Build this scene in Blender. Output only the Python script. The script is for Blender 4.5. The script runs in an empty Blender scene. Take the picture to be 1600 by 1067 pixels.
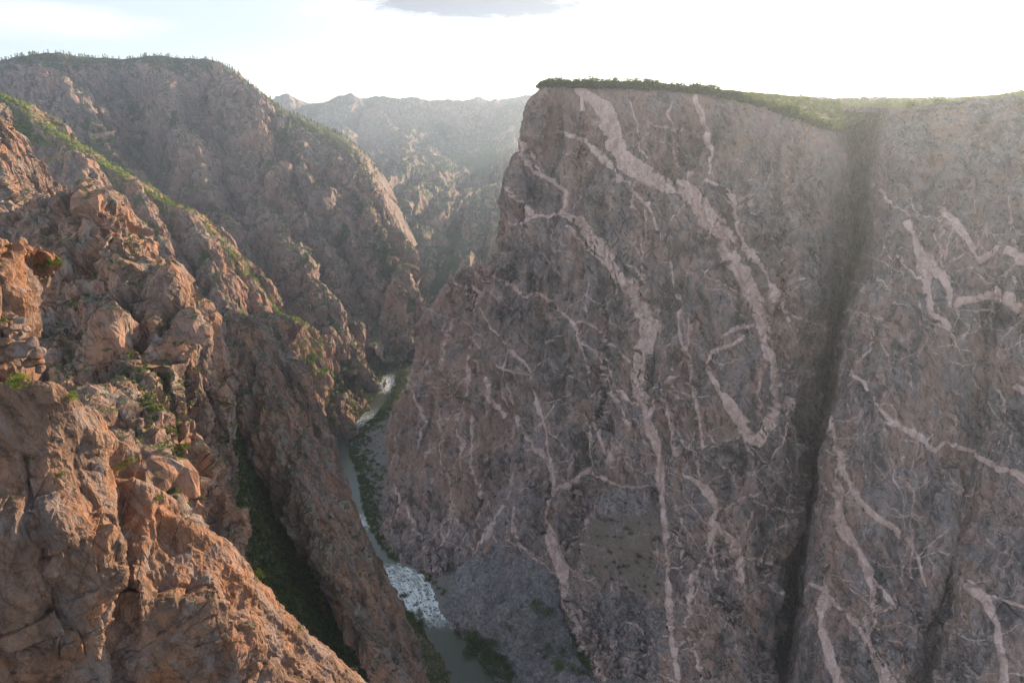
import bpy, math, random
import numpy as np
from concurrent.futures import ThreadPoolExecutor
from mathutils import Vector, Matrix

# ------------------------------------------------------------------ camera, sky, sun
SC = bpy.context.scene
COL = SC.collection
PITCH = math.radians(19.0); FPX = 1067.0; CZ = 560.0
CP, SP = math.cos(PITCH), math.sin(PITCH)
cam = bpy.data.cameras.new('camera'); cam.sensor_width = 36; cam.lens = 24.0
cam.clip_start = 0.5; cam.clip_end = 30000
camo = bpy.data.objects.new('camera', cam); COL.objects.link(camo)
camo.location = (0, 0, CZ); camo.rotation_euler = (math.pi/2 - PITCH, 0, 0)
SC.camera = camo

SUN_AZ, SUN_EL = math.radians(40.0), math.radians(11.5)   # azimuth from +Y towards +X
world = bpy.data.worlds.new('World'); SC.world = world; world.use_nodes = True
sun = bpy.data.lights.new('sun', 'SUN'); sun.energy = 5.0; sun.angle = math.radians(0.5); sun.color = (1.0, 0.77, 0.50)
suno = bpy.data.objects.new('sun', sun); COL.objects.link(suno)
sd = Vector((math.sin(SUN_AZ)*math.cos(SUN_EL), math.cos(SUN_AZ)*math.cos(SUN_EL), math.sin(SUN_EL)))
suno.rotation_euler = sd.to_track_quat('Z', 'Y').to_euler(); suno.location = (0, 0, 1500)
SC.view_settings.view_transform = 'Standard'; SC.view_settings.look = 'None'
SC.view_settings.exposure = 1.27; SC.view_settings.gamma = 1.0; SC.view_settings.use_curve_mapping = False
SC.render.engine = 'CYCLES'
cy = SC.cycles
cy.use_denoising = True; cy.max_bounces = 5; cy.diffuse_bounces = 3; cy.glossy_bounces = 1; cy.transmission_bounces = 2
cy.volume_bounces = 1; cy.transparent_max_bounces = 8; cy.sample_clamp_indirect = 6.0
HAZE = 0.000082

class NT:
    """tiny node-tree writer"""
    def __init__(s, tree): s.t = tree; tree.nodes.clear()
    def n(s, typ, ins=None, **kw):
        nd = s.t.nodes.new(typ)
        for k, v in kw.items(): setattr(nd, k, v)
        for k, v in (ins or {}).items(): s.put(nd.inputs[k], v)
        return nd
    def put(s, sock, v):
        if isinstance(v, bpy.types.NodeSocket): s.t.links.new(v, sock)
        elif isinstance(v, bpy.types.Node): s.t.links.new(v.outputs[0], sock)
        else: sock.default_value = v
    def m(s, op, a, b=0.0, c=None, clamp=False):
        nd = s.n('ShaderNodeMath', operation=op, use_clamp=clamp); s.put(nd.inputs[0], a); s.put(nd.inputs[1], b)
        if c is not None: s.put(nd.inputs[2], c)
        return nd.outputs[0]
    def vm(s, op, a, b=(0, 0, 0)):
        nd = s.n('ShaderNodeVectorMath', operation=op); s.put(nd.inputs[0], a); s.put(nd.inputs[1], b); return nd.outputs[0]
    def ss(s, x, a, b, c=0.0, d=1.0):
        nd = s.n('ShaderNodeMapRange', interpolation_type='SMOOTHSTEP', clamp=True)
        for i, v in enumerate((x, a, b, c, d)): s.put(nd.inputs[i], v)
        return nd.outputs[0]
    def mix(s, f, a, b, bt='MIX'):
        nd = s.n('ShaderNodeMix', data_type='RGBA', blend_type=bt, clamp_factor=True)
        s.put(nd.inputs[0], f); s.put(nd.inputs[6], c4(a)); s.put(nd.inputs[7], c4(b)); return nd.outputs[2]
    def noise(s, vec, scale, detail=4.0, rough=0.55, dist=0.0, out=0):
        nd = s.n('ShaderNodeTexNoise', noise_dimensions='3D'); s.put(nd.inputs['Vector'], vec)
        nd.inputs['Scale'].default_value = scale; nd.inputs['Detail'].default_value = detail
        nd.inputs['Roughness'].default_value = rough; nd.inputs['Distortion'].default_value = dist
        return nd.outputs[out]
def c4(v):
    if isinstance(v, (tuple, list)) and len(v) == 3: return (*v, 1.0)
    return v

# sky: physical sky + a few cloud banks given by their bearing and height
w = NT(world.node_tree)
sky = w.n('ShaderNodeTexSky', sky_type='NISHITA', sun_disc=False, sun_elevation=SUN_EL, sun_rotation=SUN_AZ,
          altitude=2400, air_density=1.0, dust_density=1.6, ozone_density=1.0)
tc = w.n('ShaderNodeTexCoord').outputs['Generated']
sep = w.n('ShaderNodeSeparateXYZ', {0: tc})
az = w.m('MULTIPLY', w.m('ARCTAN2', sep.outputs[0], sep.outputs[1]), 57.2958)
el = w.m('MULTIPLY', w.m('ARCSINE', sep.outputs[2]), 57.2958)
cv = w.n('ShaderNodeCombineXYZ', {0: w.m('MULTIPLY', az, 0.16), 1: w.m('MULTIPLY', el, 0.75), 2: 0.0}).outputs[0]
nz = w.noise(cv, 2.2, 8, 0.65, 0.8); nz2 = w.noise(cv, 0.75, 6, 0.55, 0.3)
def bank(a0, e0, wa, we, lo, hi, n=nz):
    dx = w.m('DIVIDE', w.m('SUBTRACT', az, a0), wa); dy = w.m('DIVIDE', w.m('SUBTRACT', el, e0), we)
    r = w.m('SQRT', w.m('ADD', w.m('MULTIPLY', dx, dx), w.m('MULTIPLY', dy, dy)))
    v = w.m('SUBTRACT', w.m('ADD', n, 0.5), r)
    return w.ss(v, lo, hi)
skyc = w.n('ShaderNodeHueSaturation', {'Saturation': 0.72, 'Value': 1.0, 'Color': sky.outputs[0]}).outputs[0]
b1 = bank(-3.5, 6.9, 13.5, 1.55, 0.0, 0.3); b1c = bank(-2.5, 7.3, 11.5, 1.45, 0.1, 0.5)
b2 = bank(26.5, 6.3, 4.6, 0.9, 0.0, 0.22)
b3 = bank(-31.0, 5.2, 9.0, 1.6, 0.1, 0.7, nz2); b4 = bank(-24, 8.6, 6.0, 1.3, 0.15, 0.7)
c0 = w.mix(w.m('MULTIPLY', w.m('MULTIPLY', w.ss(az, 9.0, -22.0), w.ss(el, -1.5, 5.5)), 0.92), skyc, (2.7, 3.15, 3.8))
c = w.mix(w.m('MULTIPLY', b3, 0.8), c0, (4.1, 4.2, 4.3)); c = w.mix(w.m('MULTIPLY', b4, 0.7), c, (4.0, 4.15, 4.3))
c = w.mix(w.m('MULTIPLY', b1, 0.7), c, (4.0, 4.15, 4.4)); c = w.mix(b1c, c, (1.45, 1.62, 1.95))
c = w.mix(b2, c, (2.2, 2.5, 2.9))
bg = w.n('ShaderNodeBackground', {'Color': c, 'Strength': 0.12})
w.n('ShaderNodeOutputWorld', {0: bg.outputs[0]})

# ------------------------------------------------------------------ numpy noise
POOL = ThreadPoolExecutor(4)
rs = np.random.RandomState(7)
TN = 32
_g = rs.normal(size=(TN**3, 3)).astype(np.float32); _g /= np.linalg.norm(_g, axis=1, keepdims=True); GRAD = _g
CELLJ = rs.rand(TN**3, 3).astype(np.float32); CELLR = rs.rand(TN**3, 4).astype(np.float32)

def chunked(fn, p, *a):
    n = len(p)
    if n < 20000: return fn(p, *a)
    parts = [p[i:i+32768] for i in range(0, n, 32768)]
    res = list(POOL.map(lambda q: fn(q, *a), parts))
    if isinstance(res[0], tuple): return tuple(np.concatenate(x) for x in zip(*res))
    return np.concatenate(res)
def _perlin(p):
    i = np.floor(p).astype(np.int32); f = (p - i).astype(np.float32); i &= TN-1; j = (i+1) & (TN-1)
    u = f*f*f*(f*(f*6-15)+10)
    X = (i[:, 0]*TN*TN, j[:, 0]*TN*TN); Y = (i[:, 1]*TN, j[:, 1]*TN); Z = (i[:, 2], j[:, 2])
    r = []
    for a in (0, 1):
        for b in (0, 1):
            for c_ in (0, 1):
                g = GRAD[X[a]+Y[b]+Z[c_]]
                r.append(g[:, 0]*(f[:, 0]-a)+g[:, 1]*(f[:, 1]-b)+g[:, 2]*(f[:, 2]-c_))
    ux, uy, uz = u[:, 0], u[:, 1], u[:, 2]
    def L(a, b, t): return a+(b-a)*t
    return L(L(L(r[0], r[1], uz), L(r[2], r[3], uz), uy), L(L(r[4], r[5], uz), L(r[6], r[7], uz), uy), ux)*1.5
def perlin(p, seed=0.0): return chunked(_perlin, (p + np.float32(seed*7.31+3.3)).astype(np.float32))
def fbm(p, octv=4, seed=0.0, gain=0.5, lac=2.03, ridged=False):
    s = 0; a = 1.0; tot = 0
    for k in range(octv):
        v = perlin(p*(lac**k), seed+k*1.7)
        if ridged: v = 1-2*np.abs(v)
        s = s+a*v; tot += a; a *= gain
    return s/tot
def _worley(p):
    b = np.floor(p-0.5).astype(np.int32); n = len(p)
    d1 = np.full(n, 9., np.float32); d2 = np.full(n, 9., np.float32); ci = np.zeros(n, np.int32); rel = np.zeros((n, 3), np.float32)
    for a in (0, 1):
        for c_ in (0, 1):
            for e in (0, 1):
                q = b+np.array([a, c_, e], np.int32); m = q & (TN-1); h = m[:, 0]*TN*TN+m[:, 1]*TN+m[:, 2]
                r = p-(q+0.15+0.7*CELLJ[h]); d = np.sqrt((r*r).sum(1))
                nn = d < d1
                d2 = np.where(nn, d1, np.minimum(d2, d)); d1 = np.where(nn, d, d1); ci = np.where(nn, h, ci)
                rel = np.where(nn[:, None], r, rel)
    return d1, d2, ci.astype(np.float32), rel
def worley(p, seed=0.0):
    d1, d2, ci, rel = chunked(_worley, (p+np.float32(seed*5.17+1.1)).astype(np.float32)); return d1, d2, ci.astype(np.int32), rel
def sstep(x, a, b):
    t = np.clip((x-a)/(b-a), 0, 1); return t*t*(3-2*t)

# ------------------------------------------------------------------ photo geometry -> world
def Wp(px, py, Y):
    """world point at forward distance Y seen in direction (px, py)"""
    a = (np.asarray(px, float)-800)/FPX; b = (533.5-np.asarray(py, float))/FPX
    t = np.asarray(Y, float)/(CP+b*SP)
    return np.stack([a*t, Y+0*t, CZ+t*(-SP+b*CP)], -1)
def Wz(px, py, z):
    a = (np.asarray(px, float)-800)/FPX; b = (533.5-np.asarray(py, float))/FPX
    t = (np.asarray(z, float)-CZ)/(-SP+b*CP)
    return np.stack([a*t, t*(CP+b*SP), z+0*t], -1)
def proj(P):
    x = P[..., 0]; y = P[..., 1]; z = P[..., 2]-CZ
    d = y*CP-z*SP; up = y*SP+z*CP
    d = np.where(d < 1, 1, d)
    return 800+FPX*x/d, 533.5-FPX*up/d, d

def cr_matrix(nc, ns):
    """Catmull-Rom rows: samples x controls; ns = samples per segment"""
    rows = []
    for s_ in range(nc-1):
        n = ns[s_]
        for k in range(n + (1 if s_ == nc-2 else 0)):
            t = k/n
            wv = np.zeros(nc)
            c0 = [-.5*t**3+t*t-.5*t, 1.5*t**3-2.5*t*t+1, -1.5*t**3+2*t*t+.5*t, .5*t**3-.5*t*t]
            for o, cc in zip((-1, 0, 1, 2), c0):
                i = s_+o
                if i < 0: wv[0] += 2*cc; wv[1] -= cc
                elif i > nc-1: wv[nc-1] += 2*cc; wv[nc-2] -= cc
                else: wv[i] += cc
            rows.append(wv)
    return np.array(rows)

GRIDS = {}
def normals(P):
    du = np.gradient(P, axis=1); dv = np.gradient(P, axis=0)
    n = np.cross(du, dv); return n/(np.linalg.norm(n, axis=2, keepdims=True)+1e-9)

class Grid: pass
def lattice(rows, dens=1.0, hid=0.25):
    """rows of (px, py, Y); returns a dense surface"""
    C = np.array([[Wp(*c_) for c_ in r] for r in rows]); R = np.array(rows, float)
    px = R[..., 0]; py = R[..., 1]
    def vis(a, b): return 1.0
    du = np.hypot(np.diff(px, axis=1), np.diff(py, axis=1)); dv = np.hypot(np.diff(px, axis=0), np.diff(py, axis=0))
    # size on screen, but never less than a share of the real length
    lu = np.linalg.norm(np.diff(C, axis=1), axis=2); lv = np.linalg.norm(np.diff(C, axis=0), axis=2)
    Ym = R[..., 2].mean()
    nu = [max(3, int(dens*max(np.percentile(du[:, j], 75)*0.64, hid*np.mean(lu[:, j])*683/Ym))) for j in range(du.shape[1])]
    nv = [max(3, int(dens*max(np.percentile(dv[i], 75)*0.64, hid*np.mean(lv[i])*683/Ym))) for i in range(dv.shape[0])]
    A = cr_matrix(C.shape[1], nu); B = cr_matrix(C.shape[0], nv)
    P = np.einsum('vi,ijk,uj->vuk', B, C, A)
    g = Grid(); g.P0 = P.copy(); g.P = P; g.A = A; g.B = B
    g.N = normals(P)
    view = P-np.array([0, 0, CZ]); s_ = (g.N*view).sum(2)
    if np.mean(s_) > 0: g.N = -g.N; g.flip = True
    else: g.flip = False
    du = np.linalg.norm(np.diff(P, axis=1), axis=2).mean(0); dv = np.linalg.norm(np.diff(P, axis=0), axis=2).mean(1)
    S = np.concatenate([[0], np.cumsum(du)]); T = np.concatenate([[0], np.cumsum(dv)])
    g.S, g.T = np.meshgrid(S, T); g.px, g.py, g.d = proj(P)
    g.attr = {}
    return g
def field(g, rows):
    """interpolate a control lattice of scalars over the grid"""
    return np.clip(np.einsum('vi,ij,uj->vu', g.B, np.array(rows, float), g.A), 0, 1)

def flat(g): return g.P.reshape(-1, 3).astype(np.float32)
def push(g, d, mask=None):
    d = d.reshape(g.S.shape)
    d = d-d.mean()
    if mask is not None: d = d*mask
    g.P = g.P+g.N*d[..., None]
def renorm(g):
    n = normals(g.P); g.N = -n if g.flip else n
def flutes(g, lam, stretch, amp, seed, octv=4, mask=None, skew=0.0, warp=0.6, sharp=1.0):
    """gullies and ribs that run down the fall line"""
    st = np.stack([g.S/lam+skew*g.T/lam, g.T/(lam*stretch), 0*g.S+seed*3.1], -1).reshape(-1, 3).astype(np.float32)
    wv = fbm(flat(g)/(lam*2.2), 3, seed+5)*warp
    st[:, 0] += wv
    v = fbm(st, octv, seed, 0.5, 2.1, ridged=True)
    if sharp != 1.0: v = np.sign(v)*np.abs(v)**sharp
    push(g, amp*(v-0.15), mask)
def rough(g, lam, amp, seed, octv=4, mask=None, ridged=False, zs=1.0):
    p = flat(g)/lam; p[:, 2] *= zs
    push(g, amp*fbm(p, octv, seed, 0.5, 2.1, ridged), mask)
def _joint(q, tk, k, r0):
    b = np.floor(q-0.5).astype(np.int32); best = np.full(len(q), -9., np.float32)
    for a in (0, 1):
        for c_ in (0, 1):
            for e in (0, 1):
                m0 = b+np.array([a, c_, e], np.int32); m = m0 & (TN-1); h = m[:, 0]*TN*TN+m[:, 1]*TN+m[:, 2]
                r = q-(m0+0.2+0.6*CELLJ[h]); R = CELLR[h]
                far = np.maximum(np.maximum(np.abs(r[:, 0]), np.abs(r[:, 1])*1.15), np.abs(r[:, 2]))
                v = (R[:, 0]-0.5)*1.5+tk*((R[:, 1:]-0.5)*2*r).sum(1)-k*np.maximum(far-r0*(0.8+0.4*R[:, 3]), 0)
                best = np.maximum(best, v)
    return best
def blocks(g, size, amp, seed, zs=0.6, tilt=0.8, crack=0.3, mask=None, rot=0.3, lean=0.0, k=4.5, r0=0.46, warp=0.08):
    """jointed rock: flat tilted faces that step over one another and meet in sharp edges and clefts"""
    p = flat(g); c_, s_ = math.cos(rot+seed*0.4), math.sin(rot+seed*0.4)
    q = np.stack([p[:, 0]*c_-p[:, 1]*s_+lean*p[:, 2], p[:, 0]*s_+p[:, 1]*c_, p[:, 2]*zs], -1)/size
    if warp: q = q+np.stack([perlin(q*0.6, seed+j) for j in (1, 2, 3)], -1)*warp
    q = (q+np.float32(seed*5.17+1.1)).astype(np.float32)
    push(g, amp*(chunked(_joint, q, tilt, k, r0)-0.25), mask)
def pillows(g, size, amp, seed, zs=0.6, tilt=0.6, crack=0.35, mask=None, rot=0.3, lean=0.0, w=0.16):
    return blocks(g, size, amp, seed, zs, tilt, crack, mask, rot, lean)
def slabs(g, n, size, amp, seed, mask=None, warp=0.35, drop=0.1):
    """parallel joint sheets: each swells slowly and breaks off sharply at the next"""
    n = np.array(n, np.float32); n /= np.linalg.norm(n); p = flat(g)
    u = p@n/size+fbm(p/(size*3), 3, seed)*warp*3+fbm(p/size, 2, seed+2)*warp*0.3
    i = np.floor(u); f = u-i; h = CELLR[(i.astype(np.int64)*73+seed*11) % 9973, 0]
    on = sstep(fbm(p/(size*5), 2, seed+4)+0.5*(h-0.5), -0.15, 0.15)
    push(g, amp*(0.5+h)*(np.minimum(f, (1-f)/drop*0.999)-0.5)*on, mask)
def ledges(g, h, amp, seed, mask=None):
    p = flat(g); z = p[:, 2]/h+fbm(p/(h*4), 3, seed)*1.2
    f = z-np.floor(z); push(g, amp*(f-0.5)*sstep(fbm(p/(h*6), 2, seed+3), -.2, .4), mask)

def mesh_from_grid(name, g, mat, label=None, facet=0):
    nv, nu = g.S.shape
    me = bpy.data.meshes.new(name); n = nv*nu
    idx = np.arange(n, dtype=np.int32).reshape(nv, nu)
    q = np.stack([idx[:-1, :-1], idx[:-1, 1:], idx[1:, 1:], idx[1:, :-1]], -1).reshape(-1, 4)
    if g.flip: q = q[:, ::-1]
    me.vertices.add(n); me.vertices.foreach_set('co', g.P.reshape(-1).astype(np.float32))
    me.loops.add(q.size); me.loops.foreach_set('vertex_index', q.reshape(-1).astype(np.int32))
    me.polygons.add(len(q)); me.polygons.foreach_set('loop_start', np.arange(0, q.size, 4, dtype=np.int32))
    me.update(calc_edges=True)
    if name not in ('river', 'ground'): a = me.attributes.new('sharp_face', 'BOOLEAN', 'FACE'); a.data.foreach_set('value', np.ones(len(q), bool))
    for k, v in g.attr.items():
        a = me.attributes.new(k, 'FLOAT', 'POINT'); a.data.foreach_set('value', v.reshape(-1).astype(np.float32))
    me.materials.append(mat)
    o = bpy.data.objects.new(name, me); COL.objects.link(o)
    o['kind'] = 'structure'
    if facet: dm = o.modifiers.new('broken_faces', 'DECIMATE'); dm.ratio = facet
    if label: o['label'] = label
    GRIDS.setdefault(name, []).append(g); g.obj = o
    return o

# ------------------------------------------------------------------ rock material
def rock_mat(name, dark, mid, light, stain, scale=1.0, veg=0.0, vegc=(0.06, 0.09, 0.025), vein=None, streak=0.5, bump=0.9,
             fine=0.0, gain=1.45, contrast=0.0, grey=None, veglo=0.45, vscale=1.0):
    k_ = gain; dark, mid, light, stain = [tuple(v*k_ for v in q) for q in (dark, mid, light, stain)]; grey = tuple(v*k_ for v in grey) if grey else None
    m = bpy.data.materials.new(name); m.use_nodes = True; t = NT(m.node_tree)
    geo = t.n('ShaderNodeNewGeometry'); pos = geo.outputs['Position']
    sp = t.n('ShaderNodeSeparateXYZ', {0: geo.outputs['Normal']}); nzv = sp.outputs[2]
    P = t.vm('MULTIPLY', pos, (1/scale,)*3)
    PS = t.vm('MULTIPLY', pos, (1/scale, 1/scale, 0.12/scale))        # drawn out down the wall
    big = t.noise(P, 0.02, 5, 0.6, 0.5); med = t.noise(t.vm('MULTIPLY', P, (1, 1, 0.4)), 0.09, 6, 0.65, 0.8); sm = t.noise(P, 0.6, 6, 0.7, 0.3)
    stk = t.noise(PS, 0.16, 6, 0.65, 0.6); stk2 = t.noise(PS, 0.5, 5, 0.7)
    c_ = t.mix(t.ss(med, 0.36, 0.62), dark, mid)
    c_ = t.mix(t.m('MULTIPLY', t.ss(sm, 0.5, 0.75), 0.75), c_, light)
    c_ = t.mix(t.m('MULTIPLY', t.ss(big, 0.46, 0.64), 0.7), c_, stain)
    c_ = t.mix(t.m('MULTIPLY', t.ss(stk, 0.52, 0.68), streak), c_, stain)
    c_ = t.mix(t.m('MULTIPLY', t.ss(stk2, 0.55, 0.7), streak*0.8), c_, dark)
    if grey: c_ = t.mix(t.m('MULTIPLY', t.ss(t.noise(P, 0.05, 4, 0.5, 1.0), 0.5, 0.62), 0.7), c_, grey)
    c_ = t.mix(t.ss(t.noise(P, 2.2, 5, 0.75), 0.35, 0.7, 0.0, 0.35), c_, light)
    if contrast:
        bs = t.noise(t.vm('MULTIPLY', P, (1, 1, 0.22)), 0.028, 6, 0.62, 0.9)
        c_ = t.mix(t.ss(bs, 0.52, 0.62, 0.0, 0.75*contrast), c_, stain); c_ = t.mix(t.ss(bs, 0.47, 0.38, 0.0, 0.8*contrast), c_, tuple(v*0.75 for v in dark))
        rt = t.n('ShaderNodeVectorRotate', {'Vector': P, 'Angle': 0.62}, rotation_type='Y_AXIS').outputs[0]
        fo_ = t.noise(t.vm('MULTIPLY', rt, (1, 1, 0.10)), 0.22, 7, 0.72, 0.8)
        c_ = t.mix(t.m('MULTIPLY', t.ss(fo_, 0.50, 0.36), contrast), c_, tuple(v*0.45 for v in dark))
        c_ = t.mix(t.m('MULTIPLY', t.ss(fo_, 0.56, 0.70), contrast), c_, light)
        cr = t.n('ShaderNodeTexVoronoi', feature='DISTANCE_TO_EDGE'); t.put(cr.inputs['Vector'], t.vm('MULTIPLY', t.vm('ADD', rt, t.vm('MULTIPLY', t.noise(P, 0.1, 4, 0.6, 0, 1), (9, 9, 9))), (0.07, 0.07, 0.03))); cr.inputs['Scale'].default_value = 1.0
        c_ = t.mix(t.m('MULTIPLY', t.m('MULTIPLY', t.ss(cr.outputs[0], 0.035, 0.008), t.ss(t.noise(P, 0.045, 3), 0.45, 0.62)), 0.4), c_, tuple(v*0.35 for v in dark))
    hgt = t.m('ADD', t.m('MULTIPLY', sm, 1.0), t.m('MULTIPLY', stk2, 1.2))
    hgt = t.m('ADD', hgt, t.m('ADD', t.m('MULTIPLY', med, 5.0), t.m('MULTIPLY', stk, 4.5)))
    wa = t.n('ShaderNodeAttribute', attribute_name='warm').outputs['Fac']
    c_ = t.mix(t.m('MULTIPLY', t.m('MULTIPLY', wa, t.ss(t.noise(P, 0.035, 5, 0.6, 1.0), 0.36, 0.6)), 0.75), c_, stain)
    if vein:
        vd = t.n('ShaderNodeAttribute', attribute_name='vd').outputs['Fac']
        vv = t.m('ADD', vd, t.m('MULTIPLY', t.m('SUBTRACT', t.noise(P, 0.25, 6, 0.75), 0.5), 3.6))
        f = t.ss(vv, 1.0, -0.9)
        vc = t.mix(t.ss(t.noise(P, 0.12, 5, 0.7, 0.5), 0.35, 0.65), vein[0], vein[1])
        vc = t.mix(t.ss(sm, 0.5, 0.72), vc, vein[2]); vo_ = t.n('ShaderNodeTexVoronoi', feature='F1'); t.put(vo_.inputs['Vector'], t.vm('MULTIPLY', P, (0.22, 0.22, 0.16))); vo_.inputs['Scale'].default_value = 1.0
        vs_ = t.n('ShaderNodeSeparateXYZ', {0: vo_.outputs['Color']}).outputs[0]; vc = t.mix(t.m('MULTIPLY', vs_, 0.3), vc, vein[1]); vc = t.mix(t.ss(vo_.outputs['Distance'], 0.6, 0.95, 0.0, 0.2), vc, dark)
        vc = t.mix(t.ss(t.noise(P, 0.3, 6, 0.75, 1.5), 0.56, 0.66, 0.0, 0.55), vc, mid)
        c_ = t.mix(f, c_, vc)
        # rock stained along the dikes
        c_ = t.mix(t.m('MULTIPLY', t.m('MULTIPLY', t.ss(vd, 16.0, 0.0), t.ss(stk, 0.45, 0.65)), 0.35), c_, vein[1])
        sc_ = t.n('ShaderNodeAttribute', attribute_name='scree').outputs['Fac']
        scc = t.mix(t.noise(P, 0.5, 4, 0.7), (0.12, 0.09, 0.07), (0.27, 0.21, 0.17))
        c_ = t.mix(t.m('MULTIPLY', sc_, 0.85), c_, scc)
        pl = t.n('ShaderNodeAttribute', attribute_name='pale').outputs['Fac']
        c_ = t.mix(t.m('MULTIPLY', t.m('MULTIPLY', pl, t.ss(t.noise(P, 0.2, 6, 0.75, 1.5), 0.48, 0.6)), 0.8), c_, (0.34, 0.33, 0.36))
    # thin light seams
    if fine > 0:
        wv = t.vm('ADD', P, t.vm('SCALE' if False else 'MULTIPLY', t.noise(P, 0.05, 4, 0.6, 0, 1), (14, 14, 14)))
        wv = t.vm('MULTIPLY', wv, (0.05, 0.05, 0.028))
        vo = t.n('ShaderNodeTexVoronoi', feature='DISTANCE_TO_EDGE'); t.put(vo.inputs['Vector'], wv); vo.inputs['Scale'].default_value = 1.0
        e = t.m('MULTIPLY', t.ss(vo.outputs[0], 0.022, 0.004), t.ss(t.noise(P, 0.03, 3, 0.5), 0.45, 0.6))
        c_ = t.mix(t.m('MULTIPLY', e, fine), c_, light)
    if veg > 0:
        a = t.m('ADD', nzv, t.m('MULTIPLY', t.m('SUBTRACT', t.noise(P, 0.12*vscale, 6, 0.7), 0.5), 1.1))
        vf = t.m('MULTIPLY', t.ss(a, veglo, veglo+0.22), veg)
        vg = t.mix(t.noise(P, 0.9, 4, 0.7), (vegc[0]*0.55, vegc[1]*0.6, vegc[2]*0.6), (vegc[0]*1.5, vegc[1]*1.35, vegc[2]*1.3))
        c_ = t.mix(vf, c_, vg)
        va = t.n('ShaderNodeAttribute', attribute_name='veg').outputs['Fac']
        c_ = t.mix(t.ss(t.m('ADD', va, t.m('MULTIPLY', t.m('SUBTRACT', t.noise(P, 0.22*vscale, 6, 0.75), 0.5), 1.6)), 0.42, 0.62, 0.0, 0.9), c_, vg)
    bp = t.n('ShaderNodeBump', {'Strength': bump, 'Distance': 0.9*scale, 'Height': hgt})
    b = t.n('ShaderNodeBsdfPrincipled', {'Base Color': c_, 'Roughness': 0.92, 'Normal': bp.outputs[0]})
    b.inputs['Specular IOR Level'].default_value = 0.25
    t.n('ShaderNodeOutputMaterial', {0: b.outputs[0]})
    return m

# ------------------------------------------------------------------ landforms
def wl(rows, **k):
    """lattice from rows whose items are (px,py,Y) or ready world points"""
    C = [[Wp(*c_) if isinstance(c_, tuple) else c_ for c_ in r] for r in rows]
    C = np.array(C); px, py, d = proj(C)
    R = np.stack([px, py, C[..., 1]], -1)
    return lattice_w(C, R, **k)
def lattice_w(C, R, dens=1.0, hid=0.22):
    px = R[..., 0]; py = R[..., 1]
    du = np.hypot(np.diff(px, axis=1), np.diff(py, axis=1)); dv = np.hypot(np.diff(px, axis=0), np.diff(py, axis=0))
    lu = np.linalg.norm(np.diff(C, axis=1), axis=2); lv = np.linalg.norm(np.diff(C, axis=0), axis=2)
    Ym = max(40, np.median(R[..., 2]))
    nu = [max(3, int(dens*max(np.percentile(np.minimum(du[:, j], 400), 75)*0.64, hid*np.mean(lu[:, j])*683/Ym))) for j in range(du.shape[1])]
    nv = [max(3, int(dens*max(np.percentile(np.minimum(dv[i], 400), 75)*0.64, hid*np.mean(lv[i])*683/Ym))) for i in range(dv.shape[0])]
    A = cr_matrix(C.shape[1], nu); B = cr_matrix(C.shape[0], nv)
    P = np.einsum('vi,ijk,uj->vuk', B, C, A)
    g = Grid(); g.P0 = P.copy(); g.P = P; g.A = A; g.B = B; g.N = normals(P); g.attr = {}
    s_ = (g.N*(P-np.array([0, 0, CZ]))).sum(2); g.flip = bool(np.mean(s_) > 0)
    if g.flip: g.N = -g.N
    du = np.linalg.norm(np.diff(P, axis=1), axis=2).mean(0); dv = np.linalg.norm(np.diff(P, axis=0), axis=2).mean(1)
    g.S, g.T = np.meshgrid(np.concatenate([[0], np.cumsum(du)]), np.concatenate([[0], np.cumsum(dv)]))
    g.px, g.py, g.d = proj(P)
    return g
def ridge(crest, wl_, wr_, dens=1.0, hid=0.3, sharp=0.25):
    """a spur: its crest line, and how each flank falls away [(out, down), ...] to the left and to the right of the walk along it"""
    C = np.array([Wp(*c_) for c_ in crest]); t = np.gradient(C[:, :2], axis=0); t /= np.linalg.norm(t, axis=1, keepdims=True)
    t = np.stack([np.convolve(np.pad(t[:, k], 1, 'edge'), [.25, .5, .25], 'valid') for k in (0, 1)], 1)
    n = np.stack([-t[:, 1], t[:, 0], 0*t[:, 0]], 1)
    rows = []; ex = np.array([0, 0, 1.0]); H = max(wl_[-1][1], wr_[-1][1])
    f = np.clip((C[:, 2]+60)/(H+1), 0.12, 1)[:, None]
    for o, d in reversed(wl_): rows.append(C+n*o*f-ex*d*f)
    rows.append(C)
    for o, d in wr_: rows.append(C-n*o*f-ex*d*f)
    W_ = np.array(rows); px, py, d = proj(W_)
    g = lattice_w(W_, np.stack([px, py, W_[..., 1]], -1), dens, hid)
    # outward side of a tent is up
    if g.N[..., 2].mean() < 0: g.N = -g.N; g.flip = not g.flip
    return g
def gully_veg(g, sc, amt=1.0, lo=-0.1):
    """scrub grows where the slope is hollow"""
    d = ((g.P-g.P0)*normals(g.P0)).sum(2)*(-1 if g.flip else 1); d = d-d.mean()
    n = fbm(flat(g)/(sc*5), 4, 3).reshape(d.shape)
    g.attr['veg'] = np.clip(amt*sstep(-d/sc+n*1.2, lo, lo+0.9), 0, 1)
def shift(rows, idx, dpx, dY, at):
    for r in rows:
        b = r[idx]; r.insert(at if at >= 0 else len(r), (b[0]+dpx, b[1], b[2]+dY))

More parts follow.
